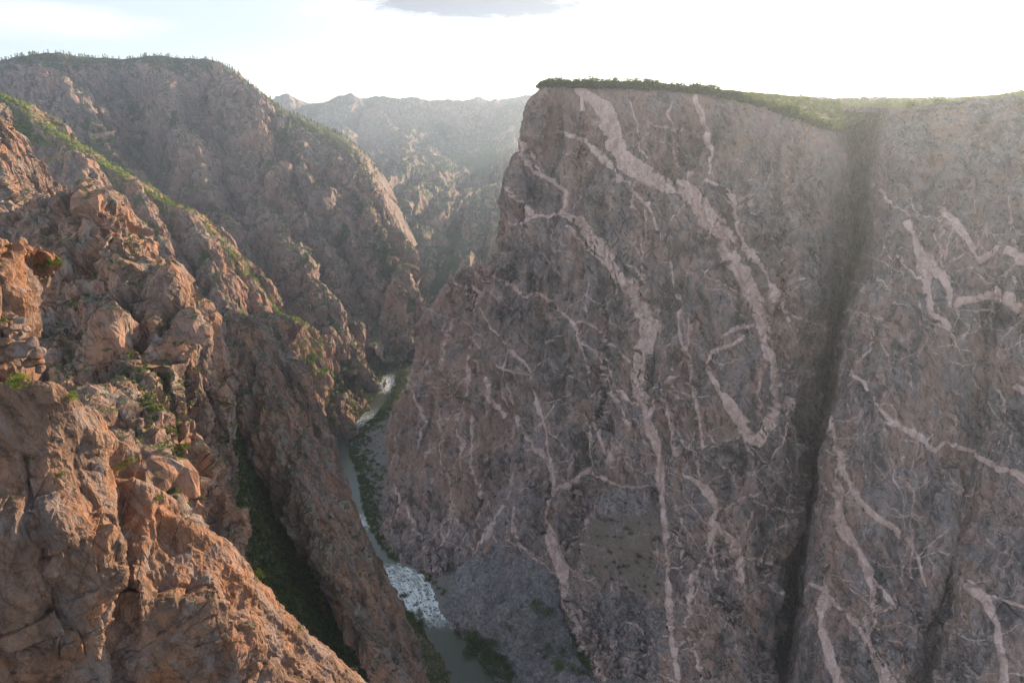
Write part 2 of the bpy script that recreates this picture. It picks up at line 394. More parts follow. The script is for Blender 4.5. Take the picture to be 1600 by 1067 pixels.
M_WALL = rock_mat('gneiss_with_pegmatite', (0.066, 0.055, 0.053), (0.155, 0.12, 0.108), (0.33, 0.265, 0.245), (0.255, 0.15, 0.11), scale=1.0,
                  vein=((0.76, 0.57, 0.52), (0.56, 0.36, 0.30), (0.85, 0.73, 0.68)), bump=0.6, streak=0.45, fine=0.45, veg=0.35, veglo=0.72, vegc=(0.05, 0.07, 0.03),
                  grey=(0.135, 0.118, 0.122), contrast=0.85)
M_FAR = rock_mat('far_rock', (0.12, 0.09, 0.082), (0.215, 0.155, 0.135), (0.33, 0.25, 0.22), (0.29, 0.17, 0.13), scale=2.2, contrast=0.6, veg=0.9, veglo=0.6,
                 vegc=(0.055, 0.085, 0.03), streak=0.3)
M_LEFT = rock_mat('left_rock', (0.085, 0.056, 0.046), (0.195, 0.12, 0.092), (0.33, 0.24, 0.195), (0.32, 0.15, 0.085), scale=0.7, contrast=0.65, veg=0.85, veglo=0.72,
                  vegc=(0.07, 0.10, 0.025), streak=0.35, grey=(0.19, 0.175, 0.16))
M_NEAR = rock_mat('near_rock', (0.095, 0.06, 0.047), (0.215, 0.125, 0.086), (0.34, 0.235, 0.18), (0.31, 0.135, 0.066), scale=0.3, contrast=0.5, veg=0.7, veglo=0.95,
                  vegc=(0.09, 0.12, 0.03), streak=0.5, grey=(0.20, 0.165, 0.16), bump=0.9, gain=1.15)
M_TALUS = rock_mat('talus', (0.075, 0.066, 0.066), (0.165, 0.145, 0.142), (0.42, 0.385, 0.38), (0.19, 0.15, 0.135), scale=1.8, contrast=0.5, streak=0.0, bump=0.9)
M_BANK = rock_mat('bank', (0.10, 0.09, 0.08), (0.16, 0.14, 0.125), (0.24, 0.22, 0.2), (0.13, 0.11, 0.09), scale=0.5, streak=0.0, veg=0.9, veglo=1.02, vegc=(0.07, 0.12, 0.025), vscale=1.0)

# --- the painted wall
rows = [
 [(850,140,960),(849,136,885),(900,138,865),(980,140,845),(1080,146,815),(1160,160,790),(1240,185,760),(1300,206,745),(1345,200,800)],
 [(850,200,980),(824,188,888),(880,215,860),(970,225,830),(1075,230,795),(1165,240,768),(1240,262,740),(1305,290,725),(1345,300,800)],
 [(830,310,1000),(786,310,885),(850,310,850),(950,320,805),(1060,325,765),(1160,330,738),(1240,345,712),(1295,370,705),(1335,385,790)],
 [(830,400,1020),(770,403,885),(835,400,835),(935,410,785),(1050,415,742),(1150,415,715),(1230,425,690),(1280,445,690),(1318,455,790)],
 [(790,440,1020),(706,440,925),(800,470,840),(915,490,772),(1040,500,722),(1145,500,692),(1222,505,668),(1268,520,672),(1300,530,780)],
 [(760,500,1040),(660,535,945),(765,560,835),(895,580,752),(1025,590,702),(1135,590,670),(1212,595,645),(1258,605,652),(1285,610,760)],
 [(740,600,1050),(624,640,930),(730,660,825),(870,680,730),(1005,690,680),(1120,690,646),(1200,690,622),(1250,695,634),(1275,700,735)],
 [(720,720,1020),(604,750,895),(700,770,800),(840,780,705),(990,790,655),(1110,790,620),(1190,790,598),(1240,795,612),(1262,800,710)],
 [(680,840,960),(600,860,790),(690,880,738),(830,880,670),(970,890,620),(1095,890,592),(1175,890,572),(1225,890,590),(1245,895,680)],
 [(660,930,800),(630,950,700),(700,980,660),(850,980,615),(960,985,575),(1085,985,560),(1160,985,545),(1205,985,565),(1225,990,650)],
 [(700,1040,680),(680,1080,600),(760,1090,560),(890,1090,545),(960,1085,530),(1075,1085,520),(1145,1085,515),(1190,1085,535),(1208,1090,620)]]
rows = [r[:8]+[(r[8][0], r[8][1], r[8][2]+70)] for r in rows]
shift(rows, 8, 34, 70, -1)
rows.insert(0, [Wp(*c_)+np.array([0, 26, -1.0]) for c_ in rows[0]])
g = wl(rows, dens=1.3)
EDGE = None

def vein_field(g, veins, warp=1.9, seed=1, extra=0):
    """signed distance (in photo widths) from the rock's surface points to the pegmatite dikes traced on it"""
    p = flat(g)
    wx = (perlin(p/9, seed)*1.0+perlin(p/3.5, seed+1)*0.6+perlin(p/30, seed+4)*1.3)*warp; wy = (perlin(p/9, seed+2)+perlin(p/3.5, seed+3)*0.6+perlin(p/30, seed+5)*1.2)*warp
    _, _, ci, _ = worley(p*np.array([1, 1, 0.6], np.float32)/24, seed+2); st_ = (CELLR[ci][:, :2]-0.5)*2     # joints offset the dikes a little
    X = g.px.reshape(-1)+wx+st_[:, 0]*1.8; Y = g.py.reshape(-1)+wy+st_[:, 1]*2.0; D = np.full(len(X), 20.0)
    o = np.argsort(Y); Ys = Y[o]
    for v in veins:
        for (x0, y0, w0), (x1, y1, w1) in zip(v[:-1], v[1:]):
            mgn = max(w0, w1)/2+16
            a = np.searchsorted(Ys, min(y0, y1)-mgn); b = np.searchsorted(Ys, max(y0, y1)+mgn)
            k = o[a:b]; k = k[(X[k] > min(x0, x1)-mgn) & (X[k] < max(x0, x1)+mgn)]
            if not len(k): continue
            dx, dy = x1-x0, y1-y0; L2 = dx*dx+dy*dy+1e-6
            t = np.clip(((X[k]-x0)*dx+(Y[k]-y0)*dy)/L2, 0, 1)
            d = np.hypot(X[k]-x0-t*dx, Y[k]-y0-t*dy)-(w0+(w1-w0)*t)/2
            D[k] = np.minimum(D[k], d)
    return D.reshape(g.S.shape)
VEINS = [
 [(907,143,14),(926,156,18),(946,172,28),(959,205,26),(962,231,26),(979,254,28),(1005,274,26),(1048,293,24),(1066,290,24),(1088,310,26),(1108,343,30),(1128,362,26),(1141,395,24),(1160,428,24),(1179,469,26),(1188,495,22),(1192,525,18),(1195,551,16),(1205,577,14),(1215,600,18),(1221,616,12),(1211,643,8),(1202,662,15),(1185,688,20),(1169,685,16),(1159,659,21),(1143,633,17),(1126,607,10),(1110,584,8),(1103,570,5),(1113,551,5),(1136,544,5),(1159,531,6)],
 [(1113,551,6),(1123,541,5),(1136,521,7),(1159,508,6),(1179,508,4)], [(913,175,5),(911,160,6),(909,143,5)],
 [(884,208,3),(903,215,5),(923,228,8),(943,248,8),(959,267,7),(979,287,7),(995,303,6),(1011,323,5),(1025,346,4),(1034,382,2)],
 [(808,192,3),(813,218,4),(815,241,5),(831,267,7),(854,277,8),(870,290,9),(887,297,8),(887,320,8),(877,333,9),(903,343,12),(916,362,15),(936,385,17),(952,405,18),(962,426,18),(979,449,16),(992,475,18),(1005,508,23),(1008,531,21),(1002,557,18),(995,584,19),(992,610,18),(1005,629,23),(1015,656,17),(1021,682,14),(1028,711,13),(1031,747,11),(1035,779,9),(1040,818,6),(1043,860,5),(1043,902,9),(1046,941,12),(1050,980,9),(1054,1022,8),(1059,1070,9)],
 [(815,218,3),(828,231,4),(836,251,4),(845,275,3)], [(877,333,5),(844,339,5),(825,346,5),(808,352,4)], [(805,297,3),(811,313,3),(825,323,5),(834,339,4)],
 [(728,443,3),(741,459,4)], [(761,426,3),(784,436,4),(803,449,4),(826,466,4),(843,461,4),(859,475,5),(882,495,5),(898,508,6),(902,531,5),(908,557,4),(913,590,3),(918,623,3),(921,646,4),(931,666,8),(944,695,4),(950,711,3)],
 [(898,508,4),(911,502,3),(928,515,3),(948,531,4),(965,545,4),(985,565,3)], [(910,534,3),(930,554,4),(949,587,4),(966,610,4),(979,626,5),(992,634,5)],
 [(920,544,2),(936,584,3),(952,616,4),(972,649,4),(995,689,3)],
 [(751,482,2),(770,515,3),(790,531,4),(810,557,3),(830,580,4),(834,597,4),(836,620,5),(849,652,5),(856,679,6),(856,711,8),(856,748,10),(861,765,8),(851,789,6),(844,813,6),(858,844,15),(871,865,20),(875,893,17),(882,913,11),(875,937,8),(892,968,9),(902,999,11),(920,1030,10),(940,1061,11),(950,1080,11)],
 [(861,765,4),(895,755,5),(916,731,5),(920,700,3),(918,675,3),(921,650,3)],
 [(725,541,3),(731,577,5),(728,613,4),(721,656,4),(725,695,4),(721,748,4)], [(741,564,4),(754,587,5),(770,626,5),(787,649,6)], [(800,649,4),(810,675,5),(830,689,6),(846,711,6),(852,734,6)],
 [(797,548,2),(793,584,2),(803,630,2)], [(643,584,3),(656,623,3),(662,656,3),(662,695,2)], [(669,561,2),(672,585,2)],
 [(1046,410,2),(1052,433,4),(1061,482,5),(1062,525,4),(1069,554,4),(1074,584,5),(1075,603,8),(1084,626,8),(1090,656,5),(1093,685,4),(1097,711,3)],
 [(1077,495,3),(1079,515,3),(1070,544,3)], [(1041,616,3),(1044,656,4),(1051,695,5),(1064,721,4),(1069,743,4),(1089,756,10),(1111,779,14),(1121,792,10),(1111,814,8),(1121,824,13),(1108,840,11),(1095,873,6),(1085,915,5),(1072,961,4),(1066,980,3)],
 [(1121,830,8),(1141,850,17),(1150,875,15),(1160,905,11)], [(1115,844,5),(1115,873,5),(1121,902,5)], [(1063,834,3),(1064,876,3)], [(1072,993,2),(1089,1022,3),(1101,1065,4)],
 [(1087,152,9),(1098,182,10),(1105,211,8),(1113,238,5),(1108,274,3)], [(1100,284,4),(1111,287,5),(1134,303,6),(1147,323,7),(1157,352,6),(1164,382,7),(1180,398,8),(1193,415,6),(1205,443,7),(1221,472,8),(1234,498,5)],
 [(985,159,2),(998,205,3),(1000,238,2),(1015,251,2)], [(887,352,2),(903,372,3),(923,392,3),(939,408,3),(949,418,3)], [(1008,330,2),(1005,379,2),(1008,428,2),(1010,455,3),(1018,475,4),(1022,500,3),(1034,540,2),(1036,590,2)],
 [(851,392,1.5),(864,415,2),(884,434,2)], [(1049,166,2),(1046,189,2),(1056,211,2)], [(927,739,2),(944,748,4),(965,755,4),(990,760,4),(1015,757,3)], [(900,850,3),(930,854,5),(948,860,4)],
 [(1174,800,3),(1165,830,2)], [(700,500,2),(690,560,2),(700,620,2),(690,700,2),(705,790,2)], [(620,710,2),(614,760,2),(622,820,3)], [(640,790,2),(652,850,3)], [(745,630,2),(735,690,3),(742,760,2),(736,830,2)],
 [(790,790,3),(760,840,6),(735,870,3)], [(800,790,3),(806,830,5)], [(1060,580,2),(1040,600,2),(1030,640,2)], [(1187,590,2),(1190,640,2)], [(1237,620,4),(1232,660,6),(1225,690,3)],
 [(700,430,2),(720,455,3),(740,470,3)], [(1204,450,2),(1240,470,2)]]
VR = random.Random(11)
def wild_veins(n, box, seed, wmax=2.2):
    r = random.Random(seed); out = []
    for _ in range(n):
        x = r.uniform(box[0], box[2]); y = r.uniform(box[1], box[3]); a = math.radians(r.gauss(68, 26)); v = []; wd = r.uniform(0.5, wmax)
        for k in range(r.randint(3, 9)):
            v.append((x, y, max(0.2, wd*r.uniform(0.4, 1.2)))); L = r.uniform(8, 22); x += L*math.cos(a); y += L*math.sin(a); a += r.gauss(0, 0.45)
        v[0] = (*v[0][:2], 0.1); v[-1] = (*v[-1][:2], 0.1); out.append(v)
    return out
def maskpx(g, poly, soft=12):
    """1 inside a polygon given in photo coordinates on the undisplaced face, fading over soft"""
    X = g.px+perlin(flat(g)/18, 3).reshape(g.S.shape)*soft; Y = g.py+perlin(flat(g)/18, 6).reshape(g.S.shape)*soft
    ins = np.zeros(X.shape, bool); D = np.full(X.shape, 1e9); n = len(poly)
    for i in range(n):
        x0, y0 = poly[i]; x1, y1 = poly[(i+1) % n]
        c_ = ((y0 > Y) != (y1 > Y)) & (X < (x1-x0)*(Y-y0)/((y1-y0) or 1e-6)+x0); ins ^= c_
        dx, dy = x1-x0, y1-y0; t = np.clip(((X-x0)*dx+(Y-y0)*dy)/(dx*dx+dy*dy), 0, 1); D = np.minimum(D, np.hypot(X-x0-t*dx, Y-y0-t*dy))
    return sstep(np.where(ins, D, -D), -soft*0.3, soft*0.7)

scree = maskpx(g, [(925,800),(985,785),(1030,800),(1036,860),(1030,930),(985,925),(930,900),(905,860)], 26)
pale = np.clip(maskpx(g, [(800,640),(850,680),(870,760),(820,830),(740,860),(700,840),(780,760),(800,700)], 26)*0.9+maskpx(g, [(930,760),(1010,760),(1020,800),(960,830),(925,800)], 16)+maskpx(g, [(880,900),(990,930),(1040,960),(1040,1030),(960,1020),(890,960)], 20)*0.8, 0, 1)
keep = 1-0.7*scree
edge = np.clip((g.T-24)/55, 0, 1)
vd = vein_field(g, VEINS+wild_veins(170, (640, 180, 1250, 1080), 5)+wild_veins(190, (680, 560, 1230, 1080), 6, 1.7), seed=1)
leftm = sstep(-g.px+0.0*g.py, -800+0, -690) if False else sstep(820-g.px+0.25*(g.py-500), 0, 160)
flutes(g, 95, 2.2, 11, 2, mask=keep*edge, skew=-0.35)
flutes(g, 34, 2.5, 6.0, 4, mask=keep*edge, skew=-0.2, warp=0.9)
renorm(g)
flutes(g, 24, 4, 7, 14, mask=keep*edge*leftm, skew=-0.25)
blocks(g, 60, 10.0, 13, zs=0.25, tilt=1.3, crack=0.1, mask=keep*edge, lean=0.5); renorm(g)
blocks(g, 22, 5.0, 3, zs=0.2, tilt=1.3, crack=0.2, mask=keep*edge, lean=0.45)
blocks(g, 8, 1.1, 5, zs=0.35, tilt=1.2, crack=0.3, mask=keep*edge, lean=0.4)
ch_ = sstep(g.S/g.S.max(), 0.84, 0.9)*edge; blocks(g, 26, 11, 21, zs=0.45, tilt=1.2, mask=ch_); blocks(g, 10, 4, 22, zs=0.6, tilt=1.2, mask=ch_)
slabs(g, (0.75, 0.1, 0.6), 9, 1.5, 1, mask=keep*edge); slabs(g, (0.9, 0.2, 0.35), 26, 3.5, 2, mask=keep*edge); slabs(g, (-0.5, 0.1, 0.85), 34, 2.5, 3, mask=keep*edge); rough(g, 16, 1.6, 8, 4, mask=keep, zs=0.3, ridged=True); rough(g, 4, 0.5, 9, 3, zs=0.4)
push(g, 1.3*sstep(vd, 1.5, -2.0)*keep+0.7*scree*perlin(flat(g)/3, 9).reshape(g.S.shape))
# vertical dark joints
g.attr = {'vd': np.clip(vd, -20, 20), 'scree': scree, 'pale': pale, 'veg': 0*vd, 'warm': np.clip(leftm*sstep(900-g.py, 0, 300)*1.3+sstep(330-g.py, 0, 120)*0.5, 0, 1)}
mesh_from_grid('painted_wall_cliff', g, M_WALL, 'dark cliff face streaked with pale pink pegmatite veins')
g_wall = g

# --- plateau above it
rows = [
 [(835,136,892),(900,138,867),(980,140,847),(1080,146,817),(1160,160,792),(1240,185,762),(1300,204,750),(1350,184,790),(1400,178,765),(1500,168,722),(1580,160,697),(1680,152,665)],
 [(845,137,960),(905,137,950),(985,138,930),(1085,142,900),(1165,150,880),(1245,170,860),(1310,180,860),(1355,176,880),(1405,171,870),(1500,162,840),(1580,153,820),(1680,144,800)],
 [(850,138,1100),(910,137.5,1100),(990,137,1080),(1090,141,1050),(1170,147,1030),(1250,158,1010),(1315,167,1010),(1360,166,1030),(1410,164,1020),(1505,160,1000),(1585,149,980),(1690,136,960)],
 [(850,150,1400),(910,148,1400),(990,146,1400),(1090,148,1400),(1170,152,1400),(1250,158,1400),(1315,165,1400),(1360,164,1400),(1410,162,1400),(1505,158,1400),(1585,150,1400),(1690,140,1400)],
 [(850,190,1480),(910,190,1500),(990,190,1500),(1090,190,1500),(1170,190,1500),(1250,190,1500),(1315,190,1500),(1360,190,1500),(1410,190,1500),(1505,190,1500),(1585,190,1500),(1690,190,1500)],
 [(850,480,1600),(910,480,1650),(990,480,1650),(1090,480,1650),(1170,480,1650),(1250,480,1650),(1315,480,1650),(1360,480,1650),(1410,480,1650),(1505,480,1650),(1585,480,1650),(1690,480,1650)]]
for r in rows: r[0] = Wp(*r[0]); r.append(r[-1] if False else (2300, r[-1][1]-10, r[-1][2]))
g = wl(rows, dens=0.6, hid=0.12)
if g.N[..., 2].mean() < 0: g.N = -g.N; g.flip = not g.flip
rough(g, 60, 4.0, 3, 4)
g.P[..., 2] -= 1.5
M_PLAT = rock_mat('plateau_soil', (0.10, 0.085, 0.06), (0.16, 0.13, 0.09), (0.22, 0.19, 0.14), (0.15, 0.12, 0.08), scale=1.0, veg=0.9, veglo=0.9, vegc=(0.07, 0.10, 0.03), streak=0)
mesh_from_grid('plateau', g, M_PLAT)
g_plat = g

# --- right buttress
rows = [
 [(1345,178,800),(1385,178,765),(1420,177,752),(1460,173,735),(1500,168,720),(1540,164,710),(1580,160,695),(1660,153,670)],
 [(1350,290,780),(1380,290,715),(1420,290,685),(1460,285,665),(1500,280,650),(1540,278,640),(1580,275,628),(1660,270,600)],
 [(1340,380,780),(1375,390,665),(1415,380,630),(1455,375,612),(1500,370,600),(1540,365,596),(1580,360,583),(1660,360,560)],
 [(1310,480,760),(1345,485,622),(1400,480,578),(1450,475,562),(1500,470,558),(1540,470,556),(1580,470,546),(1660,465,525)],
 [(1290,590,740),(1332,590,592),(1395,590,548),(1450,590,530),(1500,590,528),(1530,590,532),(1575,590,518),(1660,590,500)],
 [(1275,700,710),(1308,700,572),(1380,700,524),(1445,700,506),(1490,700,505),(1510,700,512),(1560,700,492),(1660,700,468)],
 [(1262,800,690),(1290,800,560),(1360,800,505),(1430,800,486),(1475,800,482),(1497,800,494),(1555,800,468),(1660,800,440)],
 [(1245,900,665),(1272,900,545),(1345,900,486),(1410,900,465),(1455,900,458),(1480,900,474),(1535,900,440),(1660,900,415)],
 [(1228,990,640),(1255,1000,528),(1330,1000,466),(1395,1000,443),(1435,1000,435),(1458,1000,453),(1515,1000,415),(1660,1000,390)],
 [(1205,1090,620),(1232,1095,512),(1310,1095,448),(1370,1095,425),(1410,1095,418),(1435,1095,455),(1495,1095,395),(1660,1095,370)]]
rows = [[(r[0][0], r[0][1], r[0][2]+70)]+[(x, y, Y-22*math.sin(math.pi*min(1, i/9.0))) for x, y, Y in r[1:3]]+r[3:] for i, r in enumerate(rows)]
shift(rows, 0, -34, 70, 0); shift(rows, 8, 160, -20, -1)
rows.insert(0, [Wp(*c_)+np.array([0, 30, 2.0]) for c_ in rows[0]])
g = wl(rows, dens=1.25)
BV = [
 [(1375,293,3),(1394,320,4),(1417,336,4)], [(1473,330,12),(1493,349,14),(1509,372,10),(1529,405,10),(1561,392,8)], [(1578,395,14),(1600,411,14),(1630,425,12)],
 [(1414,349,8),(1434,379,10),(1447,402,26),(1447,410,24),(1447,449,10),(1457,492,7),(1476,515,5)], [(1450,395,10),(1463,420,14),(1480,449,12),(1483,479,8)],
 [(1339,577,4),(1352,610,5),(1368,636,6),(1391,659,8),(1417,672,8),(1437,689,8),(1463,705,8),(1480,692,5),(1522,708,6),(1545,721,8),(1578,734,7),(1600,747,7),(1630,760,7)],
 [(1499,472,12),(1522,469,10),(1545,462,14),(1578,472,16),(1600,485,18),(1640,490,12)],
 [(1307,762,6),(1305,805,13),(1325,844,17),(1348,883,19),(1364,915,15),(1364,948,8),(1370,974,6),(1357,990,6)], [(1364,902,6),(1380,922,6),(1396,948,6),(1380,961,3),(1370,941,3)],
 [(1315,720,5),(1318,749,6),(1341,779,7),(1374,808,8),(1393,821,8),(1406,840,4)], [(1276,915,5),(1296,944,6),(1325,967,8),(1348,990,9),(1361,1016,10),(1377,1042,17),(1387,1070,23)],
 [(1286,900,7),(1286,922,9),(1286,980,9),(1299,1019,12),(1312,1070,10)], [(1419,840,7),(1432,863,8),(1435,883,6),(1445,915,3)], [(1562,727,5),(1582,736,6),(1600,755,6)],
 [(1523,918,14),(1543,941,16),(1556,974,10),(1562,1006,12),(1569,1070,14)], [(1540,930,4),(1600,950,6)], [(1368,520,2),(1391,555,2)], [(1310,640,3),(1312,700,4),(1316,730,4)],
 [(1590,600,8),(1610,615,12)], [(1400,400,3),(1430,435,4),(1445,440,4)]]
vd = vein_field(g, BV+wild_veins(200, (1270, 300, 1620, 1080), 9), seed=4)
edge = np.clip((g.T-10)/30, 0, 1)
flutes(g, 60, 3.0, 7, 5, mask=edge, skew=-0.45); flutes(g, 22, 3.5, 3.2, 6, mask=edge, skew=-0.4)
renorm(g)
blocks(g, 45, 3.6, 13, zs=0.35, tilt=1.3, crack=0.2, mask=edge, lean=0.5); renorm(g)
blocks(g, 17, 3.6, 3, zs=0.3, tilt=1.3, crack=0.4, mask=edge, lean=0.4); blocks(g, 6, 1.4, 5, zs=0.4, tilt=1.0, crack=0.4, mask=edge, lean=0.4)
ch_ = sstep(g.S/g.S.max(), 0.30, 0.18)*edge; blocks(g, 22, 7, 21, zs=0.45, tilt=1.2, mask=ch_); blocks(g, 9, 3, 22, zs=0.6, tilt=1.2, mask=ch_)
slabs(g, (0.8, 0.1, 0.5), 7, 1.0, 1); slabs(g, (0.93, 0.2, 0.3), 22, 3.2, 2); rough(g, 12, 1.2, 8, 4, zs=0.35); rough(g, 3, 0.35, 9, 3, zs=0.4); push(g, 0.9*sstep(vd, 1.5, -2))
g.attr = {'vd': np.clip(vd, -20, 20), 'scree': 0*vd, 'pale': 0*vd+0.25*sstep(g.py, 500, 900), 'veg': 0*vd}
mesh_from_grid('right_buttress_cliff', g, M_WALL, 'rounded grey cliff buttress right of the dark cleft')
g_but = g

# --- talus fan below the wall
rows = [
 [(650,880,752),(690,878,745),(760,852,722),(825,845,692),(865,900,655),(880,960,625)],
 [(650,900,728),(700,915,700),(765,905,672),(825,900,650),(862,930,628),(885,985,605)],
 [(692,962,650),(718,968,632),(775,965,620),(830,960,605),(870,970,595),(895,1010,582)],
 [(724,998,610),(748,1008,600),(790,1010,588),(840,1010,575),(885,1020,565),(915,1040,560)],
 [(768,1053,561),(788,1064,549),(830,1070,540),(870,1075,532),(910,1075,528),(940,1080,525)],
 [(822,1125,512),(835,1128,508),(860,1130,500),(900,1130,495),(940,1130,490),(970,1130,490)]]
g = wl(rows, dens=1.5)
rough(g, 40, 3, 2, 3); flutes(g, 30, 4, 1.2, 3)
renorm(g); blocks(g, 6, 2.0, 2, zs=1, tilt=1.0, crack=0.3, mask=sstep(g.py+perlin(flat(g)/20).reshape(g.S.shape)*40, 880, 960)); blocks(g, 3.0, 1.2, 4, zs=1, crack=0.2); rough(g, 1.5, 0.3, 4, 2)
mesh_from_grid('talus_slope', g, M_TALUS)
g_tal = g

# --- far ridge
xs = [340, 380,415,440,470,495,545,560,600,640,700,750,800,850,900,1000]
sk = [175, 166,160,155,161,163,152,157,155,160,161,160,154,150,160,180]
rows = [[(x, y+6, 3500) for x, y in zip(xs, sk)], [(x, y, 3250+40*math.sin(i*1.7)) for i, (x, y) in enumerate(zip(xs, sk))]]
for k, (yy, YY) in enumerate(((215, 2980), (285, 2720), (350, 2450), (415, 2200), (480, 1950), (560, 1640))):
    rows.append([(x+8*math.sin(i+k), yy+14*math.sin(i*1.9+k), YY+60*math.sin(i*2.1+k*0.8)) for i, x in enumerate(xs)])
rows = [[(x, y, min(1640+(Y-1640)*2.6, float(Wz(x, y, 12.0+max(0, 500-y)*1.1)[1]) if y > 230 else 9e9)) for x, y, Y in r] for r in rows]
g = wl(rows, dens=1.0, hid=0.25)
em = np.clip((g.T-350)/500, 0.1, 1)
flutes(g, 520, 3, 130, 3, 5, skew=0.1, mask=em); renorm(g)
flutes(g, 150, 3.5, 42, 4, 4, skew=0.1, mask=em); rough(g, 60, 10, 5, 5, mask=em); blocks(g, 110, 14, 5, zs=0.4, tilt=1.3, mask=em); blocks(g, 40, 5, 3, zs=0.4, mask=em)
gully_veg(g, 70, 0.8); mesh_from_grid('far_canyon_wall', g, M_FAR, 'hazy blue canyon wall closing the view')
g_far = g
SPUR_F = [(590,172,3080),(600,195,2980),(630,220,2860),(655,250,2740),(680,290,2600),(700,325,2480),(735,365,2330),(757,400,2200),(775,450,2050)]
def spur(name, crest, L, R, mat, lam, amp, seed, dens=0.9, blk=8, fine=1.0, hid=0.2):
    g = ridge(crest, L, R, dens, hid)
    # gullies run down the flanks: across the walk, along S
    st = np.stack([g.S/lam, g.T/(lam*3), 0*g.S+seed*3.1], -1).reshape(-1, 3).astype(np.float32)
    st[:, 0] += fbm(flat(g)/(lam*1.6), 3, seed+5)*0.8
    v = fbm(st, 4, seed, 0.5, 2.1, ridged=True).reshape(g.S.shape)
    push(g, amp*(v-0.2)); renorm(g)
    blocks(g, lam*1.1, amp*1.0, seed+6, zs=0.22, tilt=1.3); rough(g, lam*0.6, amp*0.3, seed+1, 4); blocks(g, lam*0.4, amp*0.4, seed+2, zs=0.2, tilt=1.2)
    blocks(g, lam*0.13, amp*0.16*fine, seed+3, zs=0.25, tilt=1.1); rough(g, lam*0.1, amp*0.08, seed+4, 3)
    gully_veg(g, amp*0.8, 0.75); mesh_from_grid(name, g, mat); return g
def FL(a, b): return [(a*0.12, b*0.05), (a*0.4, b*0.32), (a, b)]
SPUR_F = [(x, y, min(1640+(Y-1640)*2.6, float(Wz(x, y, 60.0)[1]) if y > 230 else 9e9)-60) for x, y, Y in SPUR_F]
g_sf = spur('far_canyon_spur', SPUR_F, FL(320, 420), FL(320, 420), M_FAR, 150, 34, 3)

# --- the big mesa on the left
rows = [
 [(-60,108,2100),(60,91,2150),(145,99,2200),(240,96,2250),(325,102,2250),(378,139,2200),(420,168,2150),(500,205,2100),(560,248,2050),(605,325,1980),(640,395,1900)],
 [(-60,200,1950),(50,200,1980),(140,210,2020),(235,210,2060),(315,215,2050),(385,235,2020),(435,260,1990),(505,290,1950),(562,330,1900),(605,390,1850),(640,440,1800)],
 [(-60,300,1800),(50,300,1820),(140,310,1850),(230,315,1880),(310,320,1880),(390,340,1860),(440,360,1840),(505,385,1800),(560,410,1760),(605,450,1720),(640,485,1700)],
 [(-60,420,1600),(60,420,1620),(150,420,1650),(240,420,1680),(320,430,1700),(395,445,1680),(445,460,1660),(505,475,1640),(560,490,1620),(605,520,1600),(640,540,1560)],
 [(-60,560,1350),(60,560,1380),(150,560,1400),(240,560,1420),(320,560,1430),(395,570,1440),(445,580,1420),(505,590,1410),(555,590,1420),(590,585,1440),(615,575,1480)],
 [(-60,760,1000),(60,760,1000),(150,750,1000),(240,740,1000),(320,730,1010),(395,720,1020),(445,710,1040),(495,692,1080),(540,662,1165),(575,628,1265),(598,600,1340)]]
rows.insert(0, [Wp(*c_)+np.array([0, 160, -8.0]) for c_ in rows[0]])
g = wl(rows, dens=1.0, hid=0.2)
em = np.clip((g.T-140)/160, 0.15, 1)
flutes(g, 300, 2.2, 85, 3, 5, mask=em, skew=-0.5, warp=0.9); renorm(g)
flutes(g, 90, 2.6, 30, 4, 5, mask=em, skew=-0.4); rough(g, 60, 9, 5, 5, mask=em); renorm(g)
blocks(g, 90, 22, 8, zs=0.18, tilt=1.3, mask=em); blocks(g, 40, 10, 3, zs=0.2, tilt=1.2, mask=em); slabs(g, (0.8, 0.1, 0.5), 24, 5, 2, mask=em); blocks(g, 14, 3.2, 4, zs=0.25, tilt=1.2, mask=em); rough(g, 8, 1.3, 5, 3)
gully_veg(g, 45, 0.85); mesh_from_grid('mesa_slope', g, M_FAR, 'high mesa side falling to the river on the left')
g_mesa = g
SPURS = [
 ([(322,103,2270),(338,110,2262),(347,116,2250),(371,124,2230),(379,141,2200),(392,172,2120),(405,205,2040),(418,245,1970),(440,290,1890),(470,340,1800),(500,390,1710),(528,440,1610),(548,500,1500),(562,555,1400)], 175, 400, 85, 34, 11),
 ([(418,166,2150),(448,200,2060),(470,245,1990),(500,300,1910),(540,350,1830),(580,400,1760),(612,445,1690),(640,500,1600),(648,548,1500)], 150, 360, 75, 30, 12),
 ([(70,110,2090),(110,150,1980),(150,200,1900),(200,262,1810),(250,315,1730),(300,375,1640),(350,440,1550)], 140, 330, 75, 26, 13),
 ([(240,112,2200),(270,170,2080),(300,240,1960),(330,310,1860),(370,380,1750),(420,450,1620),(465,520,1500),(500,590,1350)], 140, 330, 75, 26, 14),
 ([(405,330,1800),(440,370,1700),(470,410,1620),(500,460,1520),(525,515,1430),(545,570,1340),(552,620,1260)], 110, 260, 60, 20, 15),
 ([(560,290,1990),(585,345,1880),(612,400,1790),(640,450,1710),(665,500,1640)], 110, 260, 60, 20, 16)]
SPURS = [([(x, y, Y-(170 if i > 1 else 80)*math.sin(math.pi*min(1, (j+0.5)/len(c_)))) for j, (x, y, Y) in enumerate(c_)], *r) for i, (c_, *r) in enumerate(SPURS)]
G_SP = [spur('mesa_spur', c_, FL(w_, h_), FL(w_, h_), M_FAR, lam, amp, sd_) for c_, w_, h_, lam, amp, sd_ in SPURS]

